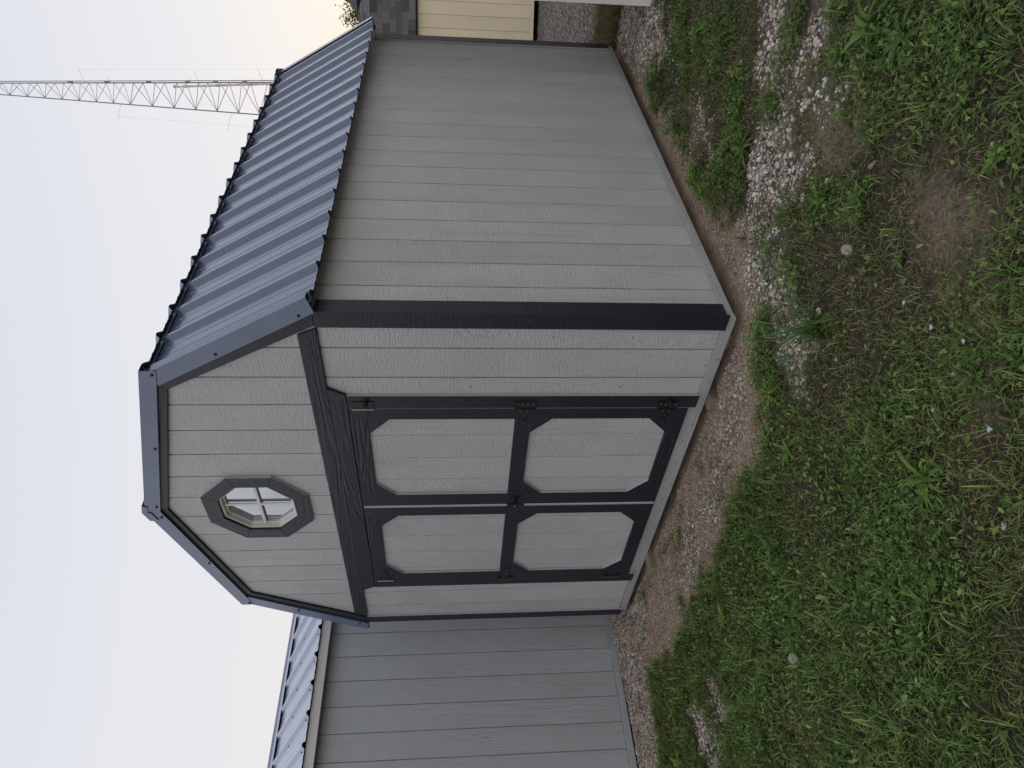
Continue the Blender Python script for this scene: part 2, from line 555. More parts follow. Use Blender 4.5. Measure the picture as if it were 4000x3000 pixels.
def height(x, y):
    z = -.058 + (fbm(x, y, 1.7, 21) - .5) * .05 + (fbm(x, y, 8, 5) - .5) * .022
    z = z + .040 * np.exp(-((x + 1.75) ** 2 / .5 + (y + .1) ** 2 / .5))       # gravel banked up at the left corner
    z = z + .020 * np.exp(-((x - 1.65) ** 2 / .06 + (y + .05) ** 2 / .08))
    z = z + .018 * np.exp(-(y + .75) ** 2 / .05) * np.clip((1.6 - x) / .5, 0, 1) * np.clip((x + 2) / .5, 0, 1)   # turf lip
    fade = np.clip(1.0 - (np.hypot(x - 1, y - 1) - 12) / 20, 0, 1)
    z = -.06 + (z + .06) * fade
    # keep clear of the sheds' undersides
    under = (np.clip((1.60 - x) / .12, 0, 1) * np.clip((x + 1.62) / .12, 0, 1) * np.clip((y + .05) / .12, 0, 1) * np.clip((3.8 - y) / .1, 0, 1))
    z = np.where(under > 0, z * (1 - under) + under * np.minimum(z, -.055), z)
    lw = np.clip((-2.12 - x) / .1, 0, 1) * np.clip((8 - np.abs(y)) / 1, 0, 1)
    z = z * (1 - lw) + lw * np.minimum(z, -.075)
    return z

# ------------------------------------------------------------------ ground (one sheet to the horizon)
def axis(lo, hi, step, far):
    a = list(np.arange(lo, hi, step))
    s = step; v = a[0]; left = []
    while v > -far:
        s *= 1.35; v -= s; left.append(v)
    s = step; v = a[-1]; right = []
    while v < far:
        s *= 1.35; v += s; right.append(v)
    return np.array(left[::-1] + a + right)
gx = axis(-2.6, 3.6, .028, 600); gy = axis(-2.4, 4.2, .032, 600)
XX, YY = np.meshgrid(gx, gy)
ZZ = height(XX, YY)
gv = np.stack([XX.ravel(), YY.ravel(), ZZ.ravel()], 1)
nx, ny = len(gx), len(gy)
ii = (np.arange(ny - 1)[:, None] * nx + np.arange(nx - 1)[None]).ravel()
gf = np.stack([ii, ii + 1, ii + 1 + nx, ii + nx], 1)
ground = np_mesh("ground", gv, gf, M_GROUND, smooth=True)
tag(ground, "uneven brown soil lot with gravel and weeds around the sheds", "ground", kind="structure")
zg, zd = zones(gv[:, 0], gv[:, 1])
at = ground.data.color_attributes.new("zone", 'FLOAT_COLOR', 'POINT')
zc = np.zeros((len(gv), 4), dtype=np.float32)
zc[:, 0] = zg; zc[:, 1] = np.maximum(zd, zg * .8); zc[:, 3] = 1
at.data.foreach_set('color', zc.ravel())

# ================================================================== MAIN BARN SHED
W2 = 60 * IN
BAY = 8 * IN
YS = 0.015                # front siding face
LEN = 3.735               # back face
XS = W2                   # side siding face
KX, KZ, PZ, EZ = 1.045, 2.832, 3.118, 2.05      # underside of the gable boards
barn = empty("barn_shed", (0, 0, -.03), "grey barn-style shed with black trim, double doors and octagonal gable window", "shed")
class Off:                # every part is given in world coordinates, the root sits a little lower
    pass
OZ = .03
def P(o):
    o.location.z += OZ
    return o

# --- gable outline used to clip the planks
def gable_z(x, grow=0.0):
    a = abs(x)
    kx, kz, pz = KX + grow * .9, KZ + grow * .55, PZ + grow
    if a <= kx:
        return pz + (kz - pz) * a / kx
    t = (a - kx) / (1.475 + grow - kx)
    return kz + (EZ - kz) * t

def plank_poly(x0, x1, zb, grow=.03):
    xs = [x0] + [k for k in (-KX - grow * .9, 0.0, KX + grow * .9) if x0 < k < x1] + [x1]
    top = [(x, max(zb + .01, gable_z(x, grow))) for x in xs]
    return [(x0, zb), (x1, zb)] + top[::-1]

GW = .0065
fw_poly = [(-W2 + .02, .05), (W2 - .02, .05), (W2 - .02, 2.03), (KX + .03, KZ + .02), (0, PZ + .03), (-KX - .03, KZ + .02), (-W2 + .02, 2.03)]
wparts = []
for q in (plank_poly(-W2 + .02, -.286, .05, .01), plank_poly(.274, W2 - .02, .05, .01), [(-.286, .05), (.274, .05), (.274, 2.305), (-.286, 2.305)], [(-.286, 2.865)] + [(.274, 2.865)] + plank_poly(-.286, .274, .05, .01)[2:]):
    wparts.append(prism_data(q, YS + .008, YS + .06))
wv, wf = merge(wparts)
wall_f = P(mesh_obj("wall", [Vector(p) - Vector((0, YS + .034, 1.3)) for p in wv], wf, M_GROOVE, barn, loc=(0, YS + .034, 1.3)))
for k in range(15):
    x1 = W2 - BAY * k - GW / 2; x0 = W2 - BAY * (k + 1) + GW / 2
    if k == 0: x1 = W2 - .002
    if k == 14: x0 = -W2 + .002
    zb = .058 if (x0 > .90 or x1 < -.91) else 1.96
    polys = [plank_poly(x0, x1, zb)]
    if k in (6, 7, 8):                       # cut round the octagonal window opening
        hr, ht, cz, cx = .28, .116, 2.585, -.006
        if k == 7:
            up_ = [(x0, cz + hr), (x1, cz + hr)]; dn_ = [(x1, cz - hr), (x0, cz - hr)]
        elif k == 6:
            up_ = [(x0, cz + hr), (cx + ht, cz + hr), (cx + hr, cz + ht), (cx + hr, cz + .0005), (x1, cz + .0005)]
            dn_ = [(x1, cz - .0005), (cx + hr, cz - .0005), (cx + hr, cz - ht), (cx + ht, cz - hr), (x0, cz - hr)]
        else:
            up_ = [(x0, cz + .0005), (cx - hr, cz + .0005), (cx - hr, cz + ht), (cx - ht, cz + hr), (x1, cz + hr)]
            dn_ = [(x1, cz - hr), (cx - ht, cz - hr), (cx - hr, cz - ht), (cx - hr, cz - .0005), (x0, cz - .0005)]
        full = polys[0]
        polys = [up_ + full[2:], full[:2] + dn_]
    for pl_ in polys:
        o = front("siding_plank", pl_, YS, YS + .012, M_SID, barn, bevel=.0022 if k not in (6, 8) else .0012)
        o.parent = wall_f; o.location = o.location - (wall_f.location - Vector((0, 0, OZ)))
wall_s = P(sidep("wall", rect(YS + .06, .05, LEN - .02, 2.06), XS - .06, XS - .008, M_GROOVE, barn, bevel=0))
ys = [YS + .0] + [.2532 + BAY * i for i in range(17)] + [LEN - .006]
for i in range(len(ys) - 1):
    o = sidep("siding_plank", rect(ys[i] + (GW / 2 if i else .014), .054, ys[i + 1] - GW / 2, 2.07), XS - .012, XS, M_SID, barn, bevel=.0022)
    o.parent = wall_s; o.location = o.location - (wall_s.location - Vector((0, 0, OZ)))
wall_l = P(sidep("wall", rect(YS + .06, .05, LEN - .02, 2.06), -XS, -XS + .05, M_SID, barn, bevel=0))
wall_b = P(front("wall", fw_poly, LEN - .06, LEN, M_SID, barn, bevel=0))

# --- skirt (floor rim) and timber skids
P(front("skirt_board", [(-W2 + .005, -.005), (W2 + .004, -.001), (W2 + .004, .056), (.905, .056), (.905, .094), (-.915, .090), (-.915, .054), (-W2 + .005, .05)], YS + .0005, YS + .045, M_SKIRT, barn, math.pi / 2, bevel=.003))
P(sidep("skirt_board", rect(YS + .046, .001, LEN, .052), XS - .04, XS + .0015, M_SKIRT, barn, math.pi / 2, bevel=.003))
P(sidep("skirt_board", rect(YS + .046, .0, LEN, .052), -XS, -XS + .04, M_SKIRT, barn, math.pi / 2, bevel=.003))
for xs_, yo in ((-.70, -.105), (.955, -.028)):
    v, f = box_data(-.045, 0, -.045, .045, 3.6, .045)
    P(mesh_obj("skid", v, f, M_TIMBER, barn, bevel=.004, loc=(xs_, yo, -.049)))
for xs_ in (-1.35, 1.30):
    v, f = box_data(-.045, 0, -.045, .045, 3.5, .045)
    P(mesh_obj("skid", v, f, M_TIMBER, barn, bevel=.004, loc=(xs_, .09, -.05)))

NAIL = None
def nail(x, y, z, axis):
    global NAIL
    if NAIL is None:
        v, f = tube_data((0, 0, 0), (0, -.0016, 0), .0045, .0035, 6)
        NAIL = mesh_obj("nail", v, f, M_DARKMETAL, barn)
        o = NAIL
    else:
        o = share(NAIL, barn, (0, 0, 0))
    o.location = (x, y, z + OZ)
    o.rotation_euler = (0, 0, 0) if axis == 'y' else (0, 0, math.pi / 2)
for k in range(17):
    nail(-1.40 + .178 * k + random.uniform(-.04, .04), YS + .0004, random.choice((.018, .030, .040)), 'y')
for k in range(14):
    nail(XS + .0016, .14 + .26 * k + random.uniform(-.05, .05), random.choice((.018, .030, .040)), 'x')
for k in range(10):
    nail(random.choice((1.21, 1.40, 1.05, -1.08, -1.30, -1.40)), YS - .0001, random.choice((.075, .09, .5, .9, 1.3, 1.7)), 'y')
TRM = [M_TRIM, M_EDGE]
# --- corner boards
P(front("corner_board", rect(1.462, .043, 1.556, 2.0490), 0.0, YS - .0002, TRM, barn, side=0))
P(sidep("corner_board", rect(YS, .046, .118, 2.0500), XS + .0002, XS + .016, TRM, barn, side=0))
P(front("corner_board", rect(-1.562, .036, -1.474, 2.0490), 0.0, YS - .0002, TRM, barn, side=1))
P(sidep("corner_board", rect(LEN - .11, .044, LEN + .003, 2.045), XS + .0002, XS + .016, TRM, barn, side=1))
P(sidep("corner_board", rect(.012, .044, .11, 2.04), -XS - .016, -XS - .0002, TRM, barn, side=0))

# --- header and lintel
P(front("header_board", [(-1.452, 2.043), (1.455, 2.043), (1.412, 2.136), (-1.408, 2.136)], -.003, YS - .0002, TRM, barn, math.pi / 2, side=0))
P(front("lintel_board", [(-1.0, 1.953), (1.003, 1.953), (1.053, 2.0418), (-1.050, 2.0418)], -.004, YS - .0002, TRM, barn, math.pi / 2, side=0))

# --- gable boards (dark wood under the steel rake)
def seg(name, a, b, a2, b2, y0, y1, mats, bevel=.0012):
    ang = math.atan2(b[0] - a[0], b[1] - a[1])
    return P(front(name, [a, b, a2, b2], y0, y1, mats, barn, ang, bevel=bevel))
for s in (1, -1):
    seg("gable_board", (s * 1.475, 2.050), (s * KX, KZ), (s * 1.115, 2.902), (s * 1.575, 2.050), -.002, YS - .0002, TRM)
    seg("gable_board", (s * (KX - .001), KZ), (s * .0005, PZ), (s * .0005, PZ + .075), (s * 1.114, 2.903), -.0025, YS - .0002, TRM)

# --- door jambs
P(front("door_jamb", rect(.9015, .050, .994, 1.952), -.001, YS - .0002, TRM, barn, side=1))
P(front("door_jamb", rect(-1.013, .046, -.912, 1.952), -.001, YS - .0002, TRM, barn, side=1))

# --- doors
SCREW = {}
def door(x0, x1, hx, hinge_right, label):
    """leaf between x0 and x1; everything is placed in the leaf's own frame"""
    root = bpy.data.objects.new("door", None)
    root.empty_display_size = .1
    base = Vector((hx, 0, .088))
    root.location = base + Vector((0, 0, OZ))
    link(root, barn)
    root["label"] = label
    def D(o):
        o.location = o.location - base
        return o
    zb, zt = .0895, 1.9485
    ps, pe = (x0 + .113, x1 - .085) if hinge_right else (x0 + .085, x1 - .088)
    # siding sheet behind the frame, plank by plank
    D(front("door_panel", rect(x0 + .003, zb, x1 - .003, zt), YS + .003, YS + .03, M_SID, root, bevel=0))
    grid = [.664 - BAY * k for k in range(-2, 5)] if hinge_right else [-.162 - BAY * k for k in range(-2, 5)]
    e = sorted([x0 + .003, x1 - .003] + [g for g in grid if x0 + .03 < g < x1 - .03])
    for a, b in zip(e[:-1], e[1:]):
        D(front("door_plank", rect(a + .0022, zb, b - .0022, zt), YS, YS + .010, M_SID, root, bevel=.0014))
    y0, y1 = -.0025, YS - .0002
    D(front("stile", rect(x0, zb, ps, zt), y0, y1, TRM, root, side=1))
    D(front("stile", rect(pe, zb, x1, zt), y0, y1, TRM, root, side=1))
    g = .0006
    for (a, b) in ((zb, .177), (.964, 1.053), (1.856, zt)):
        D(front("rail", rect(ps + g, a, pe - g, b), y0 + .0004, y1, TRM, root, math.pi / 2, side=0))
    def gus(px, pz, sx, sz):
        c = .117
        tri = [(px, pz), (px + sx * c, pz), (px, pz + sz * c)]
        D(front("gusset", tri, y0 + .0002, y1, TRM, root, sx * sz * -math.pi / 4, side=1, bevel=.001))
    e2 = .0008
    gus(ps + e2, 1.856 - e2, 1, -1); gus(pe - e2, 1.856 - e2, -1, -1)
    gus(ps + e2, .964 - e2, 1, -1); gus(pe - e2, .964 - e2, -1, -1)
    gus(ps + e2, .177 + e2, 1, 1); gus(pe - e2, .177 + e2, -1, 1)
    # strap hinges: plate on the jamb, barrel, tapered strap
    for hz in (1.870, 1.006, .215):
        s = 1 if hinge_right else -1
        parts = [box_data(min(hx + s * .006, hx + s * .055), -.0065, hz - .057, max(hx + s * .006, hx + s * .055), -.0035, hz + .057)]
        v, f = prism_data([(hx - s * .006, hz + .026), (hx - s * .006, hz - .026), (hx - s * .13, hz - .008), (hx - s * .13, hz + .008)], -.0070, -.0036)
        parts.append((v, f))
        v, f = merge(parts)
        hin = mesh_obj("hinge", [Vector(p) - base for p in v], f, M_DARKMETAL, root)
        v, f = tube_data((hx, -.0085, hz - .058), (hx, -.0085, hz + .058), .0050, .0050, 8)
        mesh_obj("hinge_barrel", [Vector(p) - base for p in v], f, M_BRIGHT if hz > 1.5 else M_DARKMETAL, root, smooth=False)
        pts = [(hx + s * .035, hz + .04), (hx + s * .03, hz + .012), (hx + s * .035, hz - .016), (hx + s * .032, hz - .043),
               (hx - s * .022, hz + .016), (hx - s * .022, hz - .014), (hx - s * .055, hz), (hx - s * .112, hz)]
        for a, c in pts:
            key = hz < 1.5
            if key not in SCREW:
                v, f = tube_data((0, 0, 0), (0, -.003, 0), .0036, .0026, 6)
                SCREW[key] = mesh_obj("hinge_screw", v, f, M_BRIGHT if key else M_DARKMETAL, root, loc=Vector((a, -.0062, c)) - base)
            else:
                share(SCREW[key], root, Vector((a, -.0062, c)) - base)
    return root, base

dR, bR = door(.0075, .8985, .9, True, "right door leaf with T-handle")
dL, bL = door(-.909, -.0165, -.9105, False, "left door leaf")
# grey weather strip standing behind the meeting gap
P(front("astragal", rect(-.024, .094, .013, 1.945), YS - .010, YS - .0004, M_EDGE, barn, bevel=.001))
# T handle lock on the right leaf
v, f = merge([tube_data((.062, -.003, 1.0), (.062, -.012, 1.0), .026, .024, 14),
              tube_data((.062, -.012, 1.0), (.062, -.045, 1.0), .010, .009, 10),
              tube_data((.062, -.047, 1.055), (.062, -.047, .948), .0085, .0085, 8)])
mesh_obj("door_handle", [Vector(p) - bR for p in v], f, M_DARKMETAL, dR, bevel=0)
v, f = merge([tube_data((.012, -.010, 1.052), (.010, -.010, .998), .0045, .0045, 8), tube_data((.008, -.012, .999), (-.004, -.012, .999), .008, .008, 8)])
mesh_obj("lock_bolt", [Vector(p) - bR for p in v], f, M_BRIGHT, dR)
# rubber stops on the right jamb
for z_ in (1.853, .208):
    v, f = merge([tube_data((.952, -.003, z_), (.952, -.040, z_), .0135, .012, 12), tube_data((.952, -.0405, z_), (.952, -.042, z_), .005, .004, 8)])
    P(mesh_obj("door_stop", v, f, M_RUBBER, barn))

# --- octagonal gable window
wx_, wz_ = -.006, 2.585
win = bpy.data.objects.new("window", None); win.empty_display_size = .1
wb = Vector((wx_, YS, wz_)); win.location = wb + Vector((0, 0, OZ)); link(win, barn)
win["label"] = "octagonal window with white cross bars and black board surround"
def octp(r, c=None):
    t = r * math.tan(math.pi / 8)
    return [(r, -t), (r, t), (t, r), (-t, r), (-r, t), (-r, -t), (-t, -r), (t, -r)]
oo, oi_ = octp(.315), octp(.223)
for k in range(8):
    a, b, c, d = oo[k], oo[(k + 1) % 8], oi_[(k + 1) % 8], oi_[k]
    ang = math.atan2(b[0] - a[0], b[1] - a[1])
    cen = ((a[0] + b[0] + c[0] + d[0]) / 4, (a[1] + b[1] + c[1] + d[1]) / 4)
    sh = lambda p: (cen[0] + (p[0] - cen[0]) * .996, cen[1] + (p[1] - cen[1]) * .996)
    o = front("frame_board", [sh(a), sh(b), sh(c), sh(d)], -.020, -.0002, TRM, win, ang, side=0, bevel=.0012)
    # the outer edge carries the wall paint
    for p in o.data.polygons:
        n3 = (Matrix.Rotation(ang, 3, 'Y') @ p.normal)
        if n3.x * cen[0] + n3.z * cen[1] > .05 and abs(n3.y) < .3:
            p.material_index = 1
def ring(name, r0, r1, y0, y1, mat):
    A, Bq = octp(r0), octp(r1)
    v = [(x, y0, z) for x, z in A] + [(x, y0, z) for x, z in Bq] + [(x, y1, z) for x, z in A] + [(x, y1, z) for x, z in Bq]
    f = []
    for k in range(8):
        j = (k + 1) % 8
        f += [(k, j, 8 + j, 8 + k), (16 + k, 24 + k, 24 + j, 16 + j), (k, 16 + k, 16 + j, j), (8 + k, 8 + j, 24 + j, 24 + k)]
    return mesh_obj(name, v, f, mat, win, bevel=.001)
ring("sash", .2235, .2095, -.0035, .055, M_VINYL)
ring("glazing_bead", .209, .196, .022, .054, M_VINYL)
v, f = prism_data(octp(.26), .0565, .0595); mesh_obj('dark_backing', v, f, M_GAP_SHADE, win)  # near-black sheet stands for the unlit interior behind the pane
v, f = prism_data(octp(.2085), .036, .042)
mesh_obj("pane", v, f, M_GLASS, win)
v, f = box_data(-.0095, .016, -.2085, .0095, .026, .2085); mesh_obj("muntin", v, f, M_VINYL, win, bevel=.0015)
v, f = box_data(-.2085, .0165, -.0095, -.0097, .0255, .0095); mesh_obj("muntin", v, f, M_VINYL, win, bevel=.0015)
v, f = box_data(.0097, .0165, -.0095, .2085, .0255, .0095); mesh_obj("muntin", v, f, M_VINYL, win, bevel=.0015)

# --- ribbed steel roof
def rib_profile(y0, y1, rib0, pitch=.2286, h=.023, base=.058, top=.018, minor=True):
    """list of (y, height) between y0 and y1, major ribs at rib0 + k*pitch, two minor ribs between"""
    pts = [(y0, 0.0)]
    k = math.floor((y0 - rib0) / pitch) - 1
    while rib0 + k * pitch < y1 + pitch:
        c = rib0 + k * pitch
        q = [(c - base / 2, 0), (c - top / 2, h), (c + top / 2, h), (c + base / 2, 0)]
        if minor:
            for t in (.36, .64):
                m_ = c + pitch * t
                q += [(m_ - .011, 0), (m_ - .006, .0022), (m_ + .006, .0022), (m_ + .011, 0)]
        for p in q:
            if y0 + .001 < p[0] < y1 - .001:
                pts.append(p)
        k += 1
    pts.append((y1, 0.0))
    return pts

def roof_sheet(name, lo, hi, y0, y1, rib0, mat, parent, nrm, th=.0012, **kw):
    """sheet from (x,z) lo to hi, outward normal nrm (x,z)"""
    pr = rib_profile(y0, y1, rib0, **kw)
    n = len(pr)
    v = []
    for (x, z) in (lo, hi):
        for (y, h_) in pr:
            v.append((x + nrm[0] * h_, y, z + nrm[1] * h_))
    for (x, z) in (lo, hi):
        for (y, h_) in pr:
            v.append((x + nrm[0] * (h_ - th), y, z + nrm[1] * (h_ - th)))
    f = []
    for i in range(n - 1):
        f.append((i, i + 1, n + i + 1, n + i))
        f.append((2 * n + i, 3 * n + i, 3 * n + i + 1, 2 * n + i + 1))
        f.append((i, 2 * n + i, 2 * n + i + 1, i + 1))
        f.append((n + i, n + i + 1, 3 * n + i + 1, 3 * n + i))
    f.append((0, n, 3 * n, 2 * n)); f.append((n - 1, 3 * n - 1, 4 * n - 1, 2 * n - 1))
    c = Vector(((lo[0] + hi[0]) / 2, (y0 + y1) / 2, (lo[1] + hi[1]) / 2))
    return mesh_obj(name, [Vector(p) - c for p in v], f, mat, parent, loc=c)

RF, RB = -.012, 3.785
cuts = [RF, .785, 1.70, 2.614, 3.528, RB]
def nrm2(a, b, up=1):
    dx, dz = b[0] - a[0], b[1] - a[1]
    l_ = math.hypot(dx, dz)
    n_ = (-dz / l_, dx / l_)
    return n_ if n_[1] > 0 else (-n_[0], -n_[1])
LOW = ((1.632, 2.040), (1.128, 2.905))
UP = ((1.178, 2.901), (0.004, 3.226))
screws = []
for s in (1, -1):
    lo, hi = (s * LOW[0][0], LOW[0][1]), (s * LOW[1][0], LOW[1][1])
    nn = nrm2(lo, hi)
    for a, b in zip(cuts[:-1], cuts[1:]):
        o = P(roof_sheet("roof_panel", lo, hi, a, b - .0004, .040, M_ROOF, barn, nn))
        if s == 1:
            for k in range(-1, 18):
                y = .040 + .2286 * k + .035
                for t in (.07,):
                    if a < y < b - .01 and y > .0:
                        bx = lo[0] + (hi[0] - lo[0]) * t; bz = lo[1] + (hi[1] - lo[1]) * t
                        p0 = Vector((bx, y, bz)); p1 = p0 + Vector((nn[0], 0, nn[1])) * .007
                        v, f = tube_data(p0 - (o.location - Vector((0, 0, OZ))), p1 - (o.location - Vector((0, 0, OZ))), .0065, .005, 8)
                        mesh_obj("screw", v, f, M_DARKMETAL, o)
    lo, hi = (s * UP[0][0], UP[0][1]), (s * UP[1][0], UP[1][1])
    nn = nrm2(lo, hi)
    for a, b in zip(cuts[:-1], cuts[1:]):
        P(roof_sheet("roof_panel", lo, hi, a, b - .0004, .040, M_ROOF, barn, nn))
# ridge cap
for s in (1, -1):
    v = [(0, RF, 3.252), (0, RB, 3.252), (s * .15, RB, 3.212), (s * .15, RF, 3.212), (0, RF, 3.249), (0, RB, 3.249), (s * .15, RB, 3.209), (s * .15, RF, 3.209)]
    f = [(0, 1, 2, 3), (4, 7, 6, 5), (0, 3, 7, 4), (1, 5, 6, 2), (3, 2, 6, 7)]
    P(mesh_obj("ridge_cap", v, f, M_RAKE, barn))
# steel rake trim: face plate, top flange, small hem
def rake(a_lo, b_lo, b_hi, a_hi, y, flange, back=False):
    d = Vector((b_hi[0] - a_hi[0], 0, b_hi[1] - a_hi[1])).normalized()
    t = .002
    s = 1 if not back else -1
    parts = [prism_data([a_lo, b_lo, b_hi, a_hi], y, y + s * t)]
    n_ = nrm2(a_hi, b_hi)
    q = [(a_hi[0], a_hi[1]), (b_hi[0], b_hi[1]), (b_hi[0] + n_[0] * t, b_hi[1] + n_[1] * t), (a_hi[0] + n_[0] * t, a_hi[1] + n_[1] * t)]
    parts.append(prism_data(q, y, y + s * flange))
    q = [(a_lo[0], a_lo[1]), (b_lo[0], b_lo[1]), (b_lo[0] - n_[0] * t, b_lo[1] - n_[1] * t), (a_lo[0] - n_[0] * t, a_lo[1] - n_[1] * t)]
    parts.append(prism_data(q, y, y + s * .010))
    v, f = merge(parts)
    return P(mesh_obj("rake_trim", v, f, M_RAKE, barn))
for s in (1, -1):
    r1 = rake((s * 1.565, 2.036), (s * 1.086, 2.862), (s * 1.176, 2.882), (s * 1.652, 2.062), -.013, .055)
    r2 = rake((s * 1.190, 2.842), (s * .0, 3.160), (s * .0, 3.248), (s * 1.190, 2.922), -.016 - (.0015 if s > 0 else 0), .055)
    rake((s * 1.565, 2.036), (s * 1.086, 2.862), (s * 1.176, 2.882), (s * 1.652, 2.062), 3.800, .055, True)
    rake((s * 1.190, 2.842), (s * .0, 3.160), (s * .0, 3.248), (s * 1.190, 2.922), 3.803, .055, True)
    for (px, pz), r_, yy in (((1.545, 2.108), r1, -.013), ((1.30, 2.535), r1, -.013), ((1.165, 2.866), r2, -.018), ((.60, 3.015), r2, -.018), ((.055, 3.165), r2, -.018)):
        v, f = tube_data((s * px, yy - .0005, pz), (s * px, yy - .008, pz), .0085, .0055, 8)
        mesh_obj("screw", v, f, M_DARKMETAL, r_)
# folded ridge end at the peak
v, f = merge([prism_data([(-.085, 3.190), (0, 3.214), (0, 3.262), (-.085, 3.238)], -.0225, -.0205),
              prism_data([(.055, 3.216), (.002, 3.230), (.002, 3.264), (.075, 3.244)], -.0235, -.0215),
              prism_data([(-.085, 3.238), (0, 3.260), (0, 3.263), (-.085, 3.241)], -.0225, .06),
              prism_data([(.075, 3.241), (0, 3.260), (0, 3.263), (.075, 3.244)], -.0225, .06)])
P(mesh_obj("ridge_end_cap", v, f, M_RAKE, barn))
# eave blocking / soffit so the sheet does not float
for s in (1, -1):
    v, f = prism_data([(s * 1.526, 2.068), (s * 1.570, 2.068), (s * 1.570, 2.118), (s * 1.526, 2.19)], .02, 3.76)
    P(mesh_obj("eave_board", v, f, M_TRIM, barn))  # near-black paint stands in for the shade under the eave
    v, f = prism_data([(s * 1.06, 2.912), (s * 1.150, 2.889), (s * 1.150, 2.905), (s * 1.06, 2.929)], .0, 3.77)
    P(mesh_obj("knee_purlin", v, f, M_RAKE, barn))

# ================================================================== NEIGHBOUR SHED (left in the upright view)
nb = empty("storage_shed", (-2.235, -.2, -.075), "long grey shed with steel gable roof, partly hidden behind the barn-style shed", "shed")
NX = -2.235
nbo = Vector((-2.235, -.2, -.075))
def N(o):
    o.location = o.location - nbo
    return o
nw = N(sidep("wall", rect(-3.2, .0, 2.4, 2.50), NX - .06, NX - .008, M_GROOVE, nb, bevel=0))
for i in range(-13, 11):
    a = .229 + .2057 * i
    o = sidep("siding_plank", rect(a + .003, .004, a + .2057 - .003, 2.47), NX - .012, NX, M_SIDB, nb, bevel=.0022)
    o.parent = nw; o.location = o.location - nbo - nw.location
N(sidep("skirt_board", rect(-3.2, -.055, 2.4, .001), NX - .05, NX + .002, M_SIDB, nb, math.pi / 2, bevel=.002))
N(front("wall", [(NX - 2.5, 0), (NX - .07, 0), (NX - .07, 2.5), (NX - 1.25, 3.0), (NX - 2.5, 2.5)], -3.2, -3.14, M_SIDB, nb, bevel=0))
N(front("wall", [(NX - 2.5, 0), (NX - .07, 0), (NX - .07, 2.5), (NX - 1.25, 3.0), (NX - 2.5, 2.5)], 2.34, 2.4, M_SIDB, nb, bevel=0))
N(sidep("wall", rect(-3.2, .0, 2.4, 2.50), NX - 2.5, NX - 2.45, M_SIDB, nb, bevel=0))
N(sidep("fascia_board", rect(-3.25, 2.432, 2.45, 2.508), NX + .070, NX + .090, M_TANF, nb, math.pi / 2, bevel=.002))
v, f = box_data(NX - .02, -3.24, 2.455, NX + .069, 2.44, 2.47); N(mesh_obj("soffit", v, f, M_TRIM, nb))
lo, hi = (NX + .115, 2.512), (NX - 1.215, 3.035)
nn = nrm2(lo, hi)
cutn = [-3.27, -2.34, -1.42, -.51, .40, 1.32, 2.46]
for a, b in zip(cutn[:-1], cutn[1:]):
    o = N(roof_sheet("roof_panel", lo, hi, a, b - .0004, .009, M_ROOFB, nb, nn, pitch=.2355))
    for k in range(-14, 12):
        y = .009 + .2355 * k - .03
        for t in (.06, .5):
            if a < y < b and -1.2 < y < 1.0:
                bx = lo[0] + (hi[0] - lo[0]) * t; bz = lo[1] + (hi[1] - lo[1]) * t
                p0 = Vector((bx, y, bz)) - nbo - o.location; p1 = p0 + Vector((nn[0], 0, nn[1])) * .007
                v, f = tube_data(p0, p1, .007, .005, 6)
                mesh_obj("screw", v, f, M_DARKMETAL, o)
lo2, hi2 = (NX - 2.615, 2.50), (NX - 1.255, 3.035)
for a, b in zip(cutn[:-1], cutn[1:]):
    N(roof_sheet("roof_panel", lo2, hi2, a, b - .0004, .009, M_ROOFB, nb, nrm2(lo2, hi2), pitch=.2355))
xr = NX - 1.235
v, f = merge([prism_data([(xr, 3.070), (xr + .15, 3.010), (xr + .15, 3.006), (xr, 3.066)], -3.28, 2.47),
              prism_data([(xr, 3.070), (xr - .15, 3.010), (xr - .15, 3.006), (xr, 3.066)], -3.28, 2.47),
              prism_data([(xr - .018, 3.062), (xr + .018, 3.062), (xr + .018, 3.078), (xr - .018, 3.078)], -3.28, 2.47)])
N(mesh_obj("ridge_cap", v, f, M_ROOFB, nb))
for y_ in (-2.6, -.9, .8, 2.2):
    v, f = box_data(NX - 2.4, y_ - .1, -.21, NX - .08, y_ + .1, -.056); N(mesh_obj("foundation_block", v, f, M_GAP_SHADE, nb))  # blocks coloured near-black to carry the shade below the skirt

# ================================================================== CREAM SHED beyond the gravel lane
TA = math.atan2(-.465, -.885)
tan_o = Vector((-.2, 9.77, -.07))
tb = empty("cream_shed", tan_o, "cream sided shed with shingled gambrel roof across the gravel lane", "shed", rz=TA)
# local: +x along the wall to the left, outward normal = local +y (towards the camera)
def T(o):
    return o
TL0, TL1 = -2.3, 3.0
def tbox(name, x0, y0, z0, x1, y1, z1, mat, par=None, bevel=0.0):
    v, f = box_data(x0, y0, z0, x1, y1, z1)
    return mesh_obj(name, v, f, mat, par or tb, bevel=bevel)
tw = tbox("wall", TL0, -2.6, .12, TL1, -.008, 2.03, M_TANG)
pv, pf = box_data(.003, -.012, 0, .2003, 0, 1.90)
first = None
for i in range(26):
    x = TL0 + .2033 * i
    if first is None:
        first = mesh_obj("siding_plank", pv, pf, M_TAN, tw, bevel=.003, loc=(x, 0, .142)); 
    else:
        share(first, tw, (x, 0, .142))
tbox("skirt_board", TL0, -.03, .085, TL1, .002, .140, M_TAN, bevel=.002)
tbox("fascia_board", TL0 - .05, .02, 2.005, TL1 + .05, .05, 2.045, M_TRIM)
for x in (-2.0, -.4, 1.2, 2.7):
    tbox("foundation_block", x - .1, -2.5, -.15, x + .1, -.12, .085, M_GAP_SHADE)  # block colour holds the darkness of the gap beneath the shed
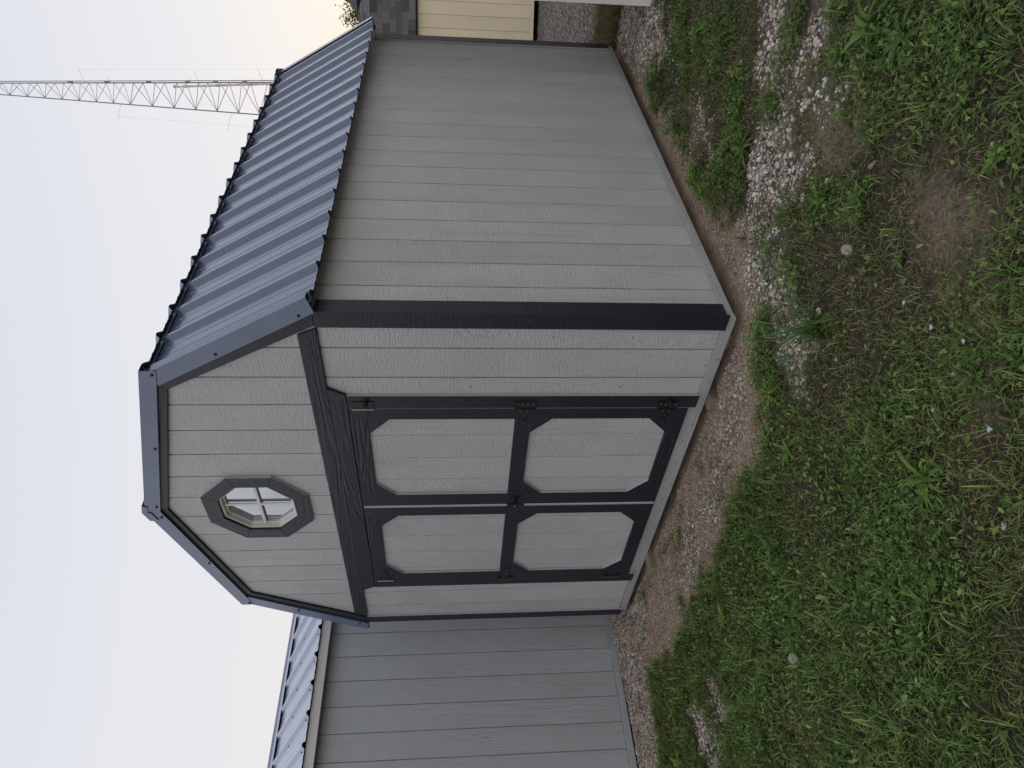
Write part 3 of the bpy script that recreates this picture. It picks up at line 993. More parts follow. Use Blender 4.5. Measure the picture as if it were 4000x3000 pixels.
# gambrel roof deck, gable end walls and shingles
def tpr(name, poly, x0, x1, mat):
    v = [(x0, a, b) for a, b in poly] + [(x1, a, b) for a, b in poly]
    n_ = len(poly)
    f = [tuple(range(n_)), tuple(range(2 * n_ - 1, n_ - 1, -1))] + [(i, (i + 1) % n_, (i + 1) % n_ + n_, i + n_) for i in range(n_)]
    return mesh_obj(name, v, f, mat, tb)
prof = [(.07, 2.035), (-.38, 2.79), (-1.30, 3.09), (-2.22, 2.79), (-2.67, 2.035)]
deck = tpr("roof", prof, TL0 - .08, TL1 + .08, M_SHINGLE)
sv = None
def shingle_course(a, b, n_c, tilt_dir):
    global sv
    la = Vector((0, a[0], a[1])); lb = Vector((0, b[0], b[1]))
    d = (lb - la); L_ = d.length; d.normalize()
    nrm_ = Vector((0, d.z, -d.y))
    if nrm_.z < 0: nrm_ = -nrm_
    ex = L_ / n_c
    ang = math.atan2(d.z, d.y)
    for c in range(n_c):
        x = TL0 - .08 - random.random() * .25
        while x < TL1 + .08:
            w_ = random.choice((.16, .19, .24, .30))
            key = (round(w_, 2), round(ex, 3))
            if key not in SH:
                v, f = box_data(0, -.004, 0, w_ - .004, ex * 1.12, .009)
                SH[key] = mesh_obj("shingle", v, f, M_SHINGLE, deck, bevel=0)
                o = SH[key]
            else:
                o = SH[key].copy(); COL.objects.link(o); o.parent = deck
            lift = .006 * random.random()
            p = la + d * (ex * c) + nrm_ * (.003 + lift)
            o.location = (x, p.y, p.z)
            o.rotation_euler = (ang - math.pi + .07 if False else ang, 0, 0)
            # box local +y runs up the slope, +z is outward
            o.rotation_euler = Matrix(((1, 0, 0), (0, d.y, nrm_.y), (0, d.z, nrm_.z))).to_euler() if d.y * nrm_.z - d.z * nrm_.y > 0 else (0, 0, 0)
            if d.y < 0:
                # right-handed frame needs x flipped: rotate half a turn about the normal
                R3 = Matrix(((-1, 0, 0), (0, d.y, nrm_.y), (0, d.z, nrm_.z)))
                o.rotation_euler = R3.to_euler()
                o.location.x = x + w_
            x += w_
SH = {}
shingle_course((.085, 2.030), (-.38, 2.80), 7, 1)
SH = {}
shingle_course((-.372, 2.80), (-1.30, 3.10), 7, 1)

# ================================================================== WHITE SHED at the edge of the picture
wsr = Vector((2.10, 2.92, -.07))
ws = empty("white_shed", wsr, "white painted shed close beyond the barn-style shed, at the picture edge", "shed")
v, f = box_data(.012, .012, .06, 2.4, 3.0, 2.15); ww = mesh_obj("wall", v, f, M_WHITE, ws)
first = None
for i in range(12):
    v, f = box_data(.003, -.0, 0, .197, .011, 2.02)
    if first is None:
        first = mesh_obj("siding_plank", v, f, M_WHITE, ww, bevel=.002, loc=(.0, 0, .07))
    else:
        share(first, ww, (.2 * i, 0, .07))
v, f = box_data(-.012, -.016, .015, .085, -.0005, 2.13); mesh_obj("corner_board", v, f, M_WHITE, ws, bevel=.002)
v, f = box_data(-.012, .0005, .015, .0115, .09, 2.13); mesh_obj("corner_board", v, f, M_WHITE, ws, bevel=.002)
v, f = box_data(.086, -.006, .010, 2.4, -.0005, .068); mesh_obj("skirt_board", v, f, M_WHITE, ws)
v = [(-.12, -.12, 2.13), (2.52, -.12, 2.13), (2.52, 3.12, 2.13), (-.12, 3.12, 2.13), (-.12, 1.5, 2.75), (2.52, 1.5, 2.75)]
f = [(0, 1, 5, 4), (3, 4, 5, 2), (0, 4, 3), (1, 2, 5), (0, 3, 2, 1)]
mesh_obj("roof", v, f, M_SHINGLE, ws)

# ================================================================== LATTICE TOWER
tc_ = Vector((-19.95, 52.62, -.06))
tower = empty("lattice_tower", tc_, "tall tapering steel lattice radio tower rising behind the shed roof", "tower")
view = Vector((-23.575, 55.146, 0)).normalized(); right = Vector((view.y, -view.x, 0))
def leg_pos(i, z):
    w_ = max(.35, 2.37 - .0821 * (z - 15.9))
    s_ = w_ / .866
    if i == 0: p = -right * (w_ * .52)
    elif i == 1: p = right * (w_ * .46) - view * (s_ * .5)
    else: p = right * (w_ * .50) + view * (s_ * .5)
    return Vector((p.x, p.y, z))
def tbar(name, a, b, r, mat=M_GALV, n=5, par=tower):
    v, f = tube_data(a, b, r, r, n)
    return mesh_obj(name, v, f, mat, par)
zn = [0]
while zn[-1] < 41:
    z = zn[-1]
    zn.append(z + (2.35 if z < 15.5 else 1.62 if z < 25 else 1.25))
H = zn[-1]
for i in range(3):
    v, f = tube_data(leg_pos(i, 0), leg_pos(i, H), .060, .036, 8)
    mesh_obj("leg", v, f, M_GALV, tower)
def lerp_leg(i, z): return leg_pos(i, z)
for k in range(len(zn) - 1):
    z0, z1 = zn[k], zn[k + 1]
    if z1 < 9: continue
    zm = (z0 + z1) / 2
    rr = .022 if z0 < 25 else .017
    for (i, j) in ((0, 1), (0, 2), (1, 2)):
        tbar("brace", leg_pos(i, z0), leg_pos(j, zm), rr)
        tbar("brace", leg_pos(j, zm), leg_pos(i, z1), rr)
v, f = tube_data(leg_pos(1, 0) + right * .16, leg_pos(1, H) + right * .12, .04, .03, 6); mesh_obj("conduit", v, f, M_GALV, tower)
for z in (17.0, 19.2, 21.3, 24.2, 27.3, 30.0):
    tbar("coupling", leg_pos(1, z) + right * .08 - Vector((0, 0, .15)), leg_pos(1, z) + right * .08 + Vector((0, 0, .15)), .10, n=8)
for z, s, L_ in ((28.9, 1, 1.0), (27.0, 1, .5), (26.9, -1, 1.1), (20.4, 1, .8), (21.0, 1, .35), (18.6, -1, 1.4), (15.6, 1, .9)):
    b0 = leg_pos(1 if s > 0 else 0, z)
    tbar("antenna_arm", b0, b0 + right * (s * L_) + Vector((0, 0, .35 * L_)), .009)
for s, z0, z1 in ((1, 12, 29.2), (-1, 12, 27.2)):
    i = 1 if s > 0 else 0
    tbar("antenna_wire", leg_pos(i, z0) + right * s * .95, leg_pos(i, z1) + right * s * .95, .0035, n=4)
pp = tc_ + right * 1.96 - view * 3.0
ptop = right * -1.39
pole = empty("steel_pole", (pp.x, pp.y, -.06), "pale rust-stained pole standing in front of the lattice tower", "pole")
v, f = tube_data((0, 0, 0), (ptop.x, ptop.y, 21.55), .10, .075, 12); mesh_obj("shaft", v, f, M_PIPE, pole, smooth=False)
bm = bmesh.new(); bmesh.ops.create_icosphere(bm, subdivisions=2, radius=.125)
me = bpy.data.meshes.new("finial"); bm.to_mesh(me); bm.free(); me.materials.append(M_PIPE)
o = bpy.data.objects.new("finial", me); o.location = (ptop.x, ptop.y, 21.62); o.scale = (1, 1, .85); link(o, pole)
for z in (20.9, 18.6, 16.2):
    v, f = tube_data(ptop * (z / 21.55) + Vector((0, 0, z - .12)), ptop * (z / 21.55) + Vector((0, 0, z + .12)), .105, .105, 12); mesh_obj("collar", v, f, M_PIPE, pole)

# ================================================================== TREE behind the cream shed
def build_tree(loc, label, h, rad, seed):
    r_ = np.random.default_rng(seed)
    t = empty("tree", loc, label, "tree")
    parts = [tube_data((0, 0, 0), (.1, .05, h * .55), .16, .10, 8)]
    tips = []
    for i in range(16):
        a = i * 2.4 + r_.random() * .5
        z0 = h * (.35 + .25 * r_.random())
        e = Vector((math.cos(a) * rad * (.55 + .45 * r_.random()), math.sin(a) * rad * (.55 + .45 * r_.random()), h * (.55 + .42 * r_.random())))
        parts.append(tube_data((.06, .03, z0), e, .05, .012, 5))
        tips.append(e); tips.append(Vector((.06, .03, z0)).lerp(e, .72))
        for q in range(2):
            e2 = e + Vector(r_.normal(0, .45, 3)); parts.append(tube_data(Vector((.06, .03, z0)).lerp(e, .7), e2, .018, .006, 4)); tips.append(e2)
    v, f = merge(parts); mesh_obj("trunk", v, f, M_BARK, t)
    N_ = 15000
    c = np.array([list(tips[k]) for k in r_.integers(0, len(tips), N_)]) + r_.normal(0, .20, (N_, 3))
    az = r_.random(N_) * 6.283; el = r_.normal(0, .6, N_); L_ = .075 + .07 * r_.random(N_)
    d = np.stack([np.cos(az) * np.cos(el), np.sin(az) * np.cos(el), np.sin(el)], 1)
    s_ = np.stack([-np.sin(az), np.cos(az), r_.normal(0, .4, N_)], 1); s_ /= np.linalg.norm(s_, axis=1)[:, None]
    w_ = L_ * .55
    V = np.stack([c, c + d * (L_ * .5)[:, None] + s_ * w_[:, None] * .6, c + d * L_[:, None] * 1.1, c + d * (L_ * .5)[:, None] - s_ * w_[:, None] * .6], 1).reshape(-1, 3)
    F = (np.arange(N_)[:, None] * 4 + np.arange(4)[None])
    tone = r_.random(N_)[:, None]
    colr = np.array([.055, .075, .022]) * (1 - tone) + np.array([.13, .155, .05]) * tone
    np_mesh("crown", V, F, M_LEAF, t, np.repeat(colr, 4, axis=0))
    return t
build_tree((-3.95, 26.35, -.06), "leafy tree peeking over the cream shed's shingled roof", 5.6, 2.0, 5)

# ================================================================== GRAVEL
def icosphere(sub):
    bm = bmesh.new(); bmesh.ops.create_icosphere(bm, subdivisions=sub, radius=1)
    v = np.array([p.co[:] for p in bm.verts]); f = np.array([[q.index for q in p.verts] for p in bm.faces]); bm.free()
    return v, f
def visible(x, y, margin=.25):
    """rough wedge of ground the picture (and a step to the side) can see"""
    dx, dy = x - CAM.x, y - CAM.y
    fw = dx * -.709 + dy * .705
    lat = dx * .705 + dy * .709
    return (fw > .9) & (np.abs(lat) < fw * .60 + .45 + margin)
def under_building(x, y):
    b1 = (x > -1.50) & (x < 1.535) & (y > .03) & (y < 3.75)
    b2 = (x < -2.24) & (y > -3.3) & (y < 2.5)
    b3 = (x > 2.10) & (y > 2.92)
    return b1 | b2 | b3

def pebbles(name, n, size, keepfn, palette, sub, label, lift=.25, box=(-2.4, 3.4, -2.2, 4.4)):
    x = rng.uniform(box[0], box[1], n); y = rng.uniform(box[2], box[3], n)
    k = visible(x, y) & ~under_building(x, y)
    x, y = x[k], y[k]
    g, d = zones(x, y)
    k = keepfn(x, y, g, d)
    x, y = x[k], y[k]; m = len(x)
    z = height(x, y)
    bv, bf = icosphere(sub)
    nv = len(bv)
    s = size[0] + (size[1] - size[0]) * rng.random(m) ** 2.2
    sh = 1 + rng.uniform(-.38, .38, (m, 3)); sh[:, 2] *= .68
    jit = 1 + rng.normal(0, .13, (m, nv, 1))
    V = bv[None] * jit * sh[:, None] * s[:, None, None]
    a = rng.random(m) * 6.283; ca, sa = np.cos(a), np.sin(a)
    til = rng.normal(0, .35, m); ct, st = np.cos(til), np.sin(til)
    X = V[:, :, 0]; Yv = V[:, :, 1] * ct[:, None] - V[:, :, 2] * st[:, None]; Zv = V[:, :, 1] * st[:, None] + V[:, :, 2] * ct[:, None]
    V = np.stack([X * ca[:, None] - Yv * sa[:, None] + x[:, None], X * sa[:, None] + Yv * ca[:, None] + y[:, None], Zv + (z + s * lift)[:, None]], 2)
    F = (bf[None] + (np.arange(m) * nv)[:, None, None]).reshape(-1, 3)
    pal = np.array(palette)
    c = np.minimum(pal[rng.integers(0, len(pal), m)] * rng.uniform(.75, 1.15, m)[:, None] * (1.42 if size[1] > .008 else 1.25), .82)
    o = np_mesh(name, V.reshape(-1, 3), F, M_STONE, None, np.repeat(c, nv, axis=0), smooth=(sub > 1))
    tag(o, label, "gravel", kind="stuff")
    return o
PAL = [(.46, .42, .36), (.55, .51, .45), (.34, .28, .21), (.40, .36, .32), (.24, .22, .20), (.50, .42, .32), (.60, .58, .54), (.20, .15, .11), (.44, .35, .28)]
PALD = [(.27, .20, .145), (.36, .28, .215), (.21, .155, .11), (.42, .36, .30), (.15, .11, .085), (.50, .45, .38), (.33, .24, .18)]
def thin(x, y, seed):           # stones lie in drifts, never evenly
    return .25 + .75 * np.clip((fbm(x, y, 11, seed) - .36) * 3.4, 0, 1)
pebbles("gravel", 170000, (.0035, .0105), lambda x, y, g, d: rng.random(len(x)) < np.clip(g * 1.1 - .05, 0, 1) * thin(x, y, 31), PAL, 1, "pale loose gravel in strips and patches around the sheds", -.05)
pebbles("gravel", 105000, (.0042, .0135), lambda x, y, g, d: rng.random(len(x)) < (g * .95 + .012) * thin(x, y, 31) * (x > 1.5), PAL, 2, "larger pale stones lying in the gravel beside the barn shed's long wall", .05)
pebbles("gravel", 560000, (.0018, .0075), lambda x, y, g, d: rng.random(len(x)) < np.clip(d * 1.0 + g * .3 + .015, 0, 1) * thin(x, y, 53), PALD, 1, "small brown grit scattered over the bare soil by the shed walls", .0, (-2.3, 2.2, -1.3, 3.7))

# ================================================================== GRASS AND GROUND COVER
MATS = [(1.81, 2.40, .15), (1.65, 2.24, .14), (2.16, 2.09, .19), (2.04, 1.82, .16), (2.32, 1.71, .14), (2.42, 1.35, .19), (2.34, 1.30, .13), (1.77, 1.60, .14), (1.91, 1.78, .10), (2.24, .90, .13),
        (2.15, .77, .12), (2.03, .75, .17), (1.64, 1.14, .15), (1.78, .85, .14), (1.90, .56, .13), (2.67, .55, .12), (2.38, .49, .11), (2.13, .05, .09), (2.30, -.22, .12), (1.91, -.01, .12),
        (1.93, -.22, .11), (1.98, .17, .07), (2.62, -.11, .06), (2.73, -.30, .13), (2.91, -.16, .22), (2.71, .08, .10), (1.66, -.20, .10), (1.52, -.42, .14), (2.95, -.55, .25), (2.45, -.42, .10), (2.9, .25, .10)]
def mats(x, y):
    v = np.zeros(np.shape(x))
    wx = (fbm(x, y, 12, 301) - .5) * .12; wy = (fbm(x, y, 12, 311) - .5) * .12
    for cx, cy, r in MATS:
        v = np.maximum(v, np.clip((1.15 - np.hypot(x + wx - cx, y + wy - cy) / r) * 2.2, 0, 1))
    return v
def lawn(x, y):
    """1 on the open lawn, low on the stony yard along the long wall"""
    w = (fbm(x, y, 3, 401) - .5) * .5
    t = np.clip((1.80 + w - x) / .30 + .5, 0, 1) * np.clip((.25 - y) / .3, 0, 1)                       # lawn before the doors
    t = np.maximum(t, np.clip((-.85 + w * .8 - y) / .35 + .5, 0, 1))   # and nearest the viewer
    return t
def green_density(x, y, g, d, base=.12):
    den = 1 - np.clip(d * 1.02, 0, 1)
    den *= 1 - np.clip(g * 1.05, 0, 1) ** .6
    L_ = lawn(x, y)
    m_ = mats(x, y)
    den = den * np.maximum(L_, base)
    den = np.maximum(den, .55 * np.clip((fbm(x, y, 7, 501) - .60) * 7, 0, 1) * np.clip(1 - g, 0, 1))      # stray sprouts on the bare strip
    den = np.maximum(den, m_ * (1 - .55 * np.clip(g, 0, 1)) * .95)
    return np.clip(den, 0, 1)

def scatter(n, keep):
    x = rng.uniform(-2.2, 3.5, n); y = rng.uniform(-2.3, 3.3, n)
    k = visible(x, y) & ~under_building(x, y)
    x, y = x[k], y[k]
    g, d = zones(x, y)
    k = rng.random(len(x)) < keep(x, y, g, d)
    x, y = x[k], y[k]
    # nothing grows through the walls
    k = ~((x > -1.62) & (x < 1.60) & (y > -.06)) & ~(x < -2.1) & ~((x > 2.0) & (y > 2.8))
    return x[k], y[k]

def blades(x, y, L, Wd, bend, az, col, tipcol, lean0=.25):
    n = len(x)
    z = height(x, y) - .004
    t = np.array([0, .38, .72, 1.0])
    lean = lean0 * rng.random(n) + .05
    d = np.stack([np.cos(az), np.sin(az)], 1)
    s = np.stack([-np.sin(az), np.cos(az)], 1)
    V = np.zeros((n, 7, 3)); C = np.zeros((n, 7, 3))
    idx = 0
    for j, tj in enumerate(t):
        th = lean + bend * tj                 # angle from vertical
        # integrate roughly
        hx = L * tj * np.sin(lean + bend * tj * .55)
        hz = L * tj * np.cos(lean + bend * tj * .55)
        p = np.stack([x + d[:, 0] * hx, y + d[:, 1] * hx, z + np.maximum(hz, .004 + .004 * tj)], 1)
        cc = col * (1 - tj) + tipcol * tj  # dark root to bright tip: turf shade and glints put into the colour
        if j < 3:
            w = Wd * (1 - .35 * tj) * .5
            off = np.stack([s[:, 0] * w, s[:, 1] * w, np.zeros(n)], 1)
            V[:, idx] = p - off; V[:, idx + 1] = p + off
            C[:, idx] = cc; C[:, idx + 1] = cc
            idx += 2
        else:
            V[:, 6] = p; C[:, 6] = cc
    tri = np.array([[0, 1, 3], [0, 3, 2], [2, 3, 5], [2, 5, 4], [4, 5, 6]])
    F = (tri[None] + (np.arange(n) * 7)[:, None, None]).reshape(-1, 3)
    return V.reshape(-1, 3), F, C.reshape(-1, 3)

def mixc(a, b, t):
    return np.array(a)[None] * (1 - t[:, None]) + np.array(b)[None] * t[:, None]

def clumped(x, y, s, seed, p=1.5):
    return np.clip((fbm(x, y, s, seed) - .32) * 2.6, 0, 1) ** p

# dryness map: the near right of the yard and the strip by the gravel are browner
def dryness(x, y):
    v = np.clip((fbm(x, y, 2.2, 77) - .42) * 3.0, 0, 1) * .8
    v = np.maximum(v, (1 - lawn(x, y)) * .75 * (1 - mats(x, y)))
    v = np.maximum(v, np.clip(1 - np.hypot((x - 2.60) / .42, (y + .80) / .55), 0, 1) * 1.5)
    v = np.maximum(v, np.clip(1 - np.hypot((x - 2.30) / .30, (y + .85) / .35), 0, 1) * 1.2)
    return np.clip(v, 0, 1)

def add_grass():
    Vs, Fs, Cs, off = [], [], [], 0
    def add(V, F, C):
        nonlocal off
        Vs.append(V); Fs.append(F + off); Cs.append(C); off += len(V)
    # fine turf
    x, y = scatter(400000, lambda x, y, g, d: green_density(x, y, g, d, .55) * (.35 + .65 * clumped(x, y, 7, 40)))
    n = len(x); dr = dryness(x, y) * rng.random(n) + .12 * rng.random(n)
    L = rng.uniform(.018, .058, n) * (1.1 - .3 * dr); 
    c0 = mixc((.012, .022, .006), (.050, .040, .022), dr); c1 = mixc((.165, .225, .068), (.36, .28, .16), dr)  # near-black roots and bright tips carry the turf's shadow and highlight contrast
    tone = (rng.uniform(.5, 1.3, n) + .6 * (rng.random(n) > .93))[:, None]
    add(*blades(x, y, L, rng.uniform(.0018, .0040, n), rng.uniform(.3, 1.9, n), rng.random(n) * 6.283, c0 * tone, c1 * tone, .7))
    # long broad blades in tufts
    tx, ty = scatter(25000, lambda x, y, g, d: green_density(x, y, g, d) * (.15 + .85 * clumped(x, y, 4, 61)) * (1 - .75 * dryness(x, y)))
    k = rng.integers(4, 11, len(tx)); bx = np.repeat(tx, k); by = np.repeat(ty, k); n = len(bx)
    az = np.repeat(rng.random(len(tx)) * 6.283, k) + rng.normal(0, .95, n); bx = bx + rng.normal(0, .012, n); by = by + rng.normal(0, .012, n)
    tone = (np.repeat(rng.uniform(.7, 1.25, len(tx)), k) * rng.uniform(.85, 1.15, n))[:, None]
    yel = np.repeat(rng.random(len(tx)) ** 2, k)
    c0 = mixc((.012, .026, .006), (.035, .045, .015), yel); c1 = mixc((.155, .235, .066), (.32, .33, .135), yel)  # tufts get the same painted root shade and tip highlight
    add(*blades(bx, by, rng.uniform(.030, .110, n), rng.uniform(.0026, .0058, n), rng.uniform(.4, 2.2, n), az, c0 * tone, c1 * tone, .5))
    # dry straw lying about
    x, y = scatter(95000, lambda x, y, g, d: np.clip(green_density(x, y, g, d, .8) * (.22 + .78 * dryness(x, y)) + .05 * d, 0, 1))
    n = len(x)
    tone = rng.uniform(.6, 1.25, n)[:, None]
    add(*blades(x, y, rng.uniform(.02, .08, n), rng.uniform(.0010, .0024, n), rng.uniform(.8, 1.4, n), rng.random(n) * 6.283,
                np.array([.13, .10, .055]) * tone, np.array([.36, .29, .17]) * tone, 1.2))
    # brown dry strip behind the barn towards the lane
    n = 9000
    x = rng.uniform(.6, 2.05, n); y = rng.uniform(3.75, 4.7, n)
    tone = rng.uniform(.5, 1.2, n)[:, None]
    add(*blades(x, y, rng.uniform(.05, .16, n), rng.uniform(.002, .004, n), rng.uniform(.3, 1.4, n), rng.random(n) * 6.283,
                np.array([.060, .055, .022]) * tone, np.array([.20, .16, .075]) * tone, .6))
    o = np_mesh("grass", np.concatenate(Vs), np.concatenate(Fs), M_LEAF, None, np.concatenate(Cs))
    tag(o, "short patchy grass, partly green and partly dry, in front of the sheds", "grass", kind="stuff")
add_grass()

def add_clover():
    x, y = scatter(165000, lambda x, y, g, d: green_density(x, y, g, d) * np.maximum(clumped(x, y, 3.1, 90, .9), mats(x, y) * .9) * (1 - .8 * dryness(x, y)))
    n = len(x); z0 = height(x, y)
    h = rng.uniform(.012, .055, n)
    r = rng.uniform(.0030, .0068, n)
    az = rng.random(n) * 6.283; tx = rng.normal(0, .35, n); ty = rng.normal(0, .35, n)
    V = np.zeros((n, 3, 6, 3))
    prof = [(0, 0), (.55, -.62), (1.15, -.62), (1.45, 0), (1.15, .62), (.55, .62)]
    for q in range(3):
        a = az + q * 2.094
        for j, (u, w) in enumerate(prof):
            px = (np.cos(a) * u - np.sin(a) * w) * r; py = (np.sin(a) * u + np.cos(a) * w) * r
            fold = abs(w) * .45 * r
            V[:, q, j, 0] = x + px; V[:, q, j, 1] = y + py
            V[:, q, j, 2] = z0 + h + px * tx + py * ty + fold
    tri = np.array([[0, 1, 2], [0, 2, 3], [0, 3, 4], [0, 4, 5]])
    F = (tri[None, None] + (np.arange(n * 3) * 6).reshape(n, 3)[:, :, None, None]).reshape(-1, 3)
    t = rng.random(n)
    c = mixc((.040, .075, .020), (.165, .225, .075), t ** 1.5) * rng.uniform(.7, 1.3, n)[:, None]
    o = np_mesh("clover", V.reshape(-1, 3), F, M_LEAF, None, np.repeat(c, 18, axis=0))
    tag(o, "low green clover patches growing through the grass", "clover", kind="stuff")
add_clover()

def leaf_geom(base, az, L, Wd, up, curl, lobes=0, nseg=6):
    """one curved leaf with a folded midrib; returns verts, faces"""
    V, F = [], []
    d = np.array([math.cos(az), math.sin(az)]); s = np.array([-math.sin(az), math.cos(az)])
    px, pz = 0.0, 0.0
    for j in range(nseg + 1):
        t = j / nseg
        th = up - curl * t
        if j:
            px += L / nseg * math.cos(th); pz += L / nseg * math.sin(th)
        w = Wd * (math.sin(math.pi * min(1, .10 + .90 * t) ** .9) ** .8 if t < 1 else .02)
        if lobes: w *= (.62 + .38 * (1 if j % 2 else -.2))
        w = max(w, .0012)
        c = np.array([base[0] + d[0] * px, base[1] + d[1] * px, base[2] + max(pz, .003)])
        o = np.array([s[0] * w, s[1] * w, .30 * w])
        V += [c - o * [1, 1, -1], c, c + o]
    for j in range(nseg):
        a = j * 3
        F += [(a, a + 1, a + 4, a + 3), (a + 1, a + 2, a + 5, a + 4)]
    return V, F

def small_broadleaf():
    """uncountable low broad-leaved ground cover between the grass"""
    x, y = scatter(95000, lambda x, y, g, d: green_density(x, y, g, d) * np.maximum(clumped(x, y, 3.7, 141, 1.4), mats(x, y) * .8))
    n = len(x); z = height(x, y)
    L = rng.uniform(.010, .030, n) * np.where(rng.random(n) > .94, 1.5, 1.0); w = L * rng.uniform(.12, .24, n); az = rng.random(n) * 6.283; h = rng.uniform(.006, .05, n); el = rng.normal(.15, .4, n)
    d = np.stack([np.cos(az) * np.cos(el), np.sin(az) * np.cos(el), np.sin(el)], 1); s = np.stack([-np.sin(az), np.cos(az), rng.normal(0, .3, n)], 1)
    p = np.stack([x, y, z + h], 1)
    up = np.array([0, 0, 1.0])
    V = np.stack([p, p + d * (L * .4)[:, None] - s * w[:, None] + up * (w * .4)[:, None], p + d * (L * .8)[:, None] - s * (w * .6)[:, None] + up * (w * .2)[:, None], p + d * L[:, None],
                  p + d * (L * .8)[:, None] + s * (w * .6)[:, None] + up * (w * .2)[:, None], p + d * (L * .4)[:, None] + s * w[:, None] + up * (w * .4)[:, None]], 1)
    V[:, :, 2] = np.maximum(V[:, :, 2], (z + .002)[:, None])
    tri = np.array([[0, 1, 2], [0, 2, 3], [0, 3, 4], [0, 4, 5]])
    F = (tri[None] + (np.arange(n) * 6)[:, None, None]).reshape(-1, 3)
    t = rng.random(n) ** 1.4
    c = mixc((.042, .075, .020), (.235, .275, .095), t ** 1.6)
    o = np_mesh("ground_cover", V.reshape(-1, 3), F, M_LEAF, None, np.repeat(c, 6, axis=0))
    tag(o, "small broad-leaved weeds covering the soil between grass and gravel", "ground cover", kind="stuff")
small_broadleaf()

# ------------------------------------------------------------------ single plants one can pick out
def weed(name, x, y, n, L, Wd, up, curl, col, label, cat="weed", lobes=0, group="broad-leaved weeds in the yard", layers=1):
    z = float(height(np.array([x]), np.array([y]))[0])
    root = empty(name, (x, y, z - .002), label, cat, group)
    r_ = np.random.default_rng(int(abs(x * 917 + y * 313) * 10) % 99991)
    for i in range(n):
        az = i * 2.39996 + r_.random() * .6
        l_ = L * r_.uniform(.6, 1.1)
        V, F = leaf_geom((0, 0, .004 + .010 * r_.random()), az, l_, Wd * r_.uniform(.75, 1.15) , up * r_.uniform(.6, 1.4), curl * r_.uniform(.5, 1.4), lobes, 10 if lobes else 6)
        c = np.array(col) * r_.uniform(.7, 1.25)
        V = np.array(V); F = np.array(F)
        cc = np.repeat(c[None], len(V), 0); cc[1::3] *= 1.25
        np_mesh("leaf", V, F, M_LEAF, root, cc)
    return root
G1, G2, G3 = (.090, .140, .038), (.135, .185, .052), (.060, .105, .030)
weed("broadleaf_weed", 2.02, -1.34, 26, .115, .0085, .75, .9, (.105, .150, .035), "large yellow-green rosette of narrow upright leaves in the middle of the lawn")
weed("broadleaf_weed", 1.655, 1.20, 9, .10, .022, .7, .9, (.120, .190, .045), "bright yellow-green broad-leaved weed closest to the barn shed's long wall")
weed("broadleaf_weed", 1.66, .99, 8, .085, .015, .6, .8, G2, "light green weed with long pointed leaves just before the brown dirt by the long wall")
weed("broadleaf_weed", 2.10, .66, 13, .13, .0105, .6, .9, G1, "plantain-like rosette with long narrow leaves beside the white stones")
weed("broadleaf_weed", 1.47, -.44, 12, .12, .013, .55, 1.0, G2, "dandelion plant with toothed leaves at the edge of the front dirt strip", lobes=1)
weed("broadleaf_weed", 1.66, -.17, 11, .10, .012, .6, 1.0, G2, "dandelion plant with toothed leaves right by the near corner of the barn shed", lobes=1)
weed("broadleaf_weed", 1.41, -.72, 10, .11, .012, .5, .8, G1, "toothed-leaf weed in the grass opposite the right door", lobes=1)
weed("broadleaf_weed", 1.28, -.55, 9, .10, .012, .5, .8, G1, "flat weed with toothed leaves on the grass edge below the right door", lobes=1)
weed("broadleaf_weed", -.95, -.98, 12, .12, .012, .7, .9, G2, "pale green weed with long leaves beside the gravel in front of the grey neighbouring shed")
weed("broadleaf_weed", -1.14, -.62, 11, .10, .012, .7, .9, G1, "leafy weed at the gravel's edge nearest the gap between the two grey sheds")
weed("broadleaf_weed", -1.08, -1.24, 11, .11, .013, .6, .8, G2, "leafy weed at the picture's edge beside the neighbouring shed's gravel")
weed("broadleaf_weed", -.02, -1.12, 12, .11, .011, .7, .9, G3, "dark green leafy weed by the small inner gravel patch")
weed("broadleaf_weed", .26, -.92, 11, .10, .014, .6, .8, G2, "light green weed with wide leaves in the grass opposite the left door")
weed("broadleaf_weed", 2.89, -.05, 16, .14, .012, .8, 1.0, G1, "lush tall leafy weed clump at the picture edge beyond the white gravel")
weed("broadleaf_weed", 2.93, -.26, 14, .13, .012, .8, 1.0, G3, "dense dark weed clump at the picture edge nearest the viewer")
weed("broadleaf_weed", 2.45, -.42, 18, .065, .009, .5, .7, G2, "bright green leafy weed beside the bare stony soil")
weed("broadleaf_weed", 2.32, -.20, 22, .065, .010, .7, .8, G1, "rounded green weed clump between the white stones and the dry turf")
weed("broadleaf_weed", 2.84, -.89, 12, .055, .008, .6, .7, G1, "light green wide-leaved weed beside the near bare dirt patch")
weed("broadleaf_weed", 2.41, -.75, 12, .045, .007, .6, .7, G1, "small bright weed with round leaves near the dandelion seed head by the dry turf")
weed("broadleaf_weed", 2.30, 1.70, 16, .12, .016, .8, .9, G1, "bushy green weed beside the white flowers near the white shed")
weed("broadleaf_weed", 1.72, 2.36, 11, .12, .012, .8, .9, G1, "upright leafy weed standing in the gravel near the far end of the long wall")
weed("broadleaf_weed", 1.72, 1.75, 11, .10, .012, .8, .9, G3, "dark leafy weed halfway along the long wall")
weed("broadleaf_weed", .96, -.58, 8, .07, .011, .5, .8, G2, "small weed on the dirt edge below the meeting of the two doors")

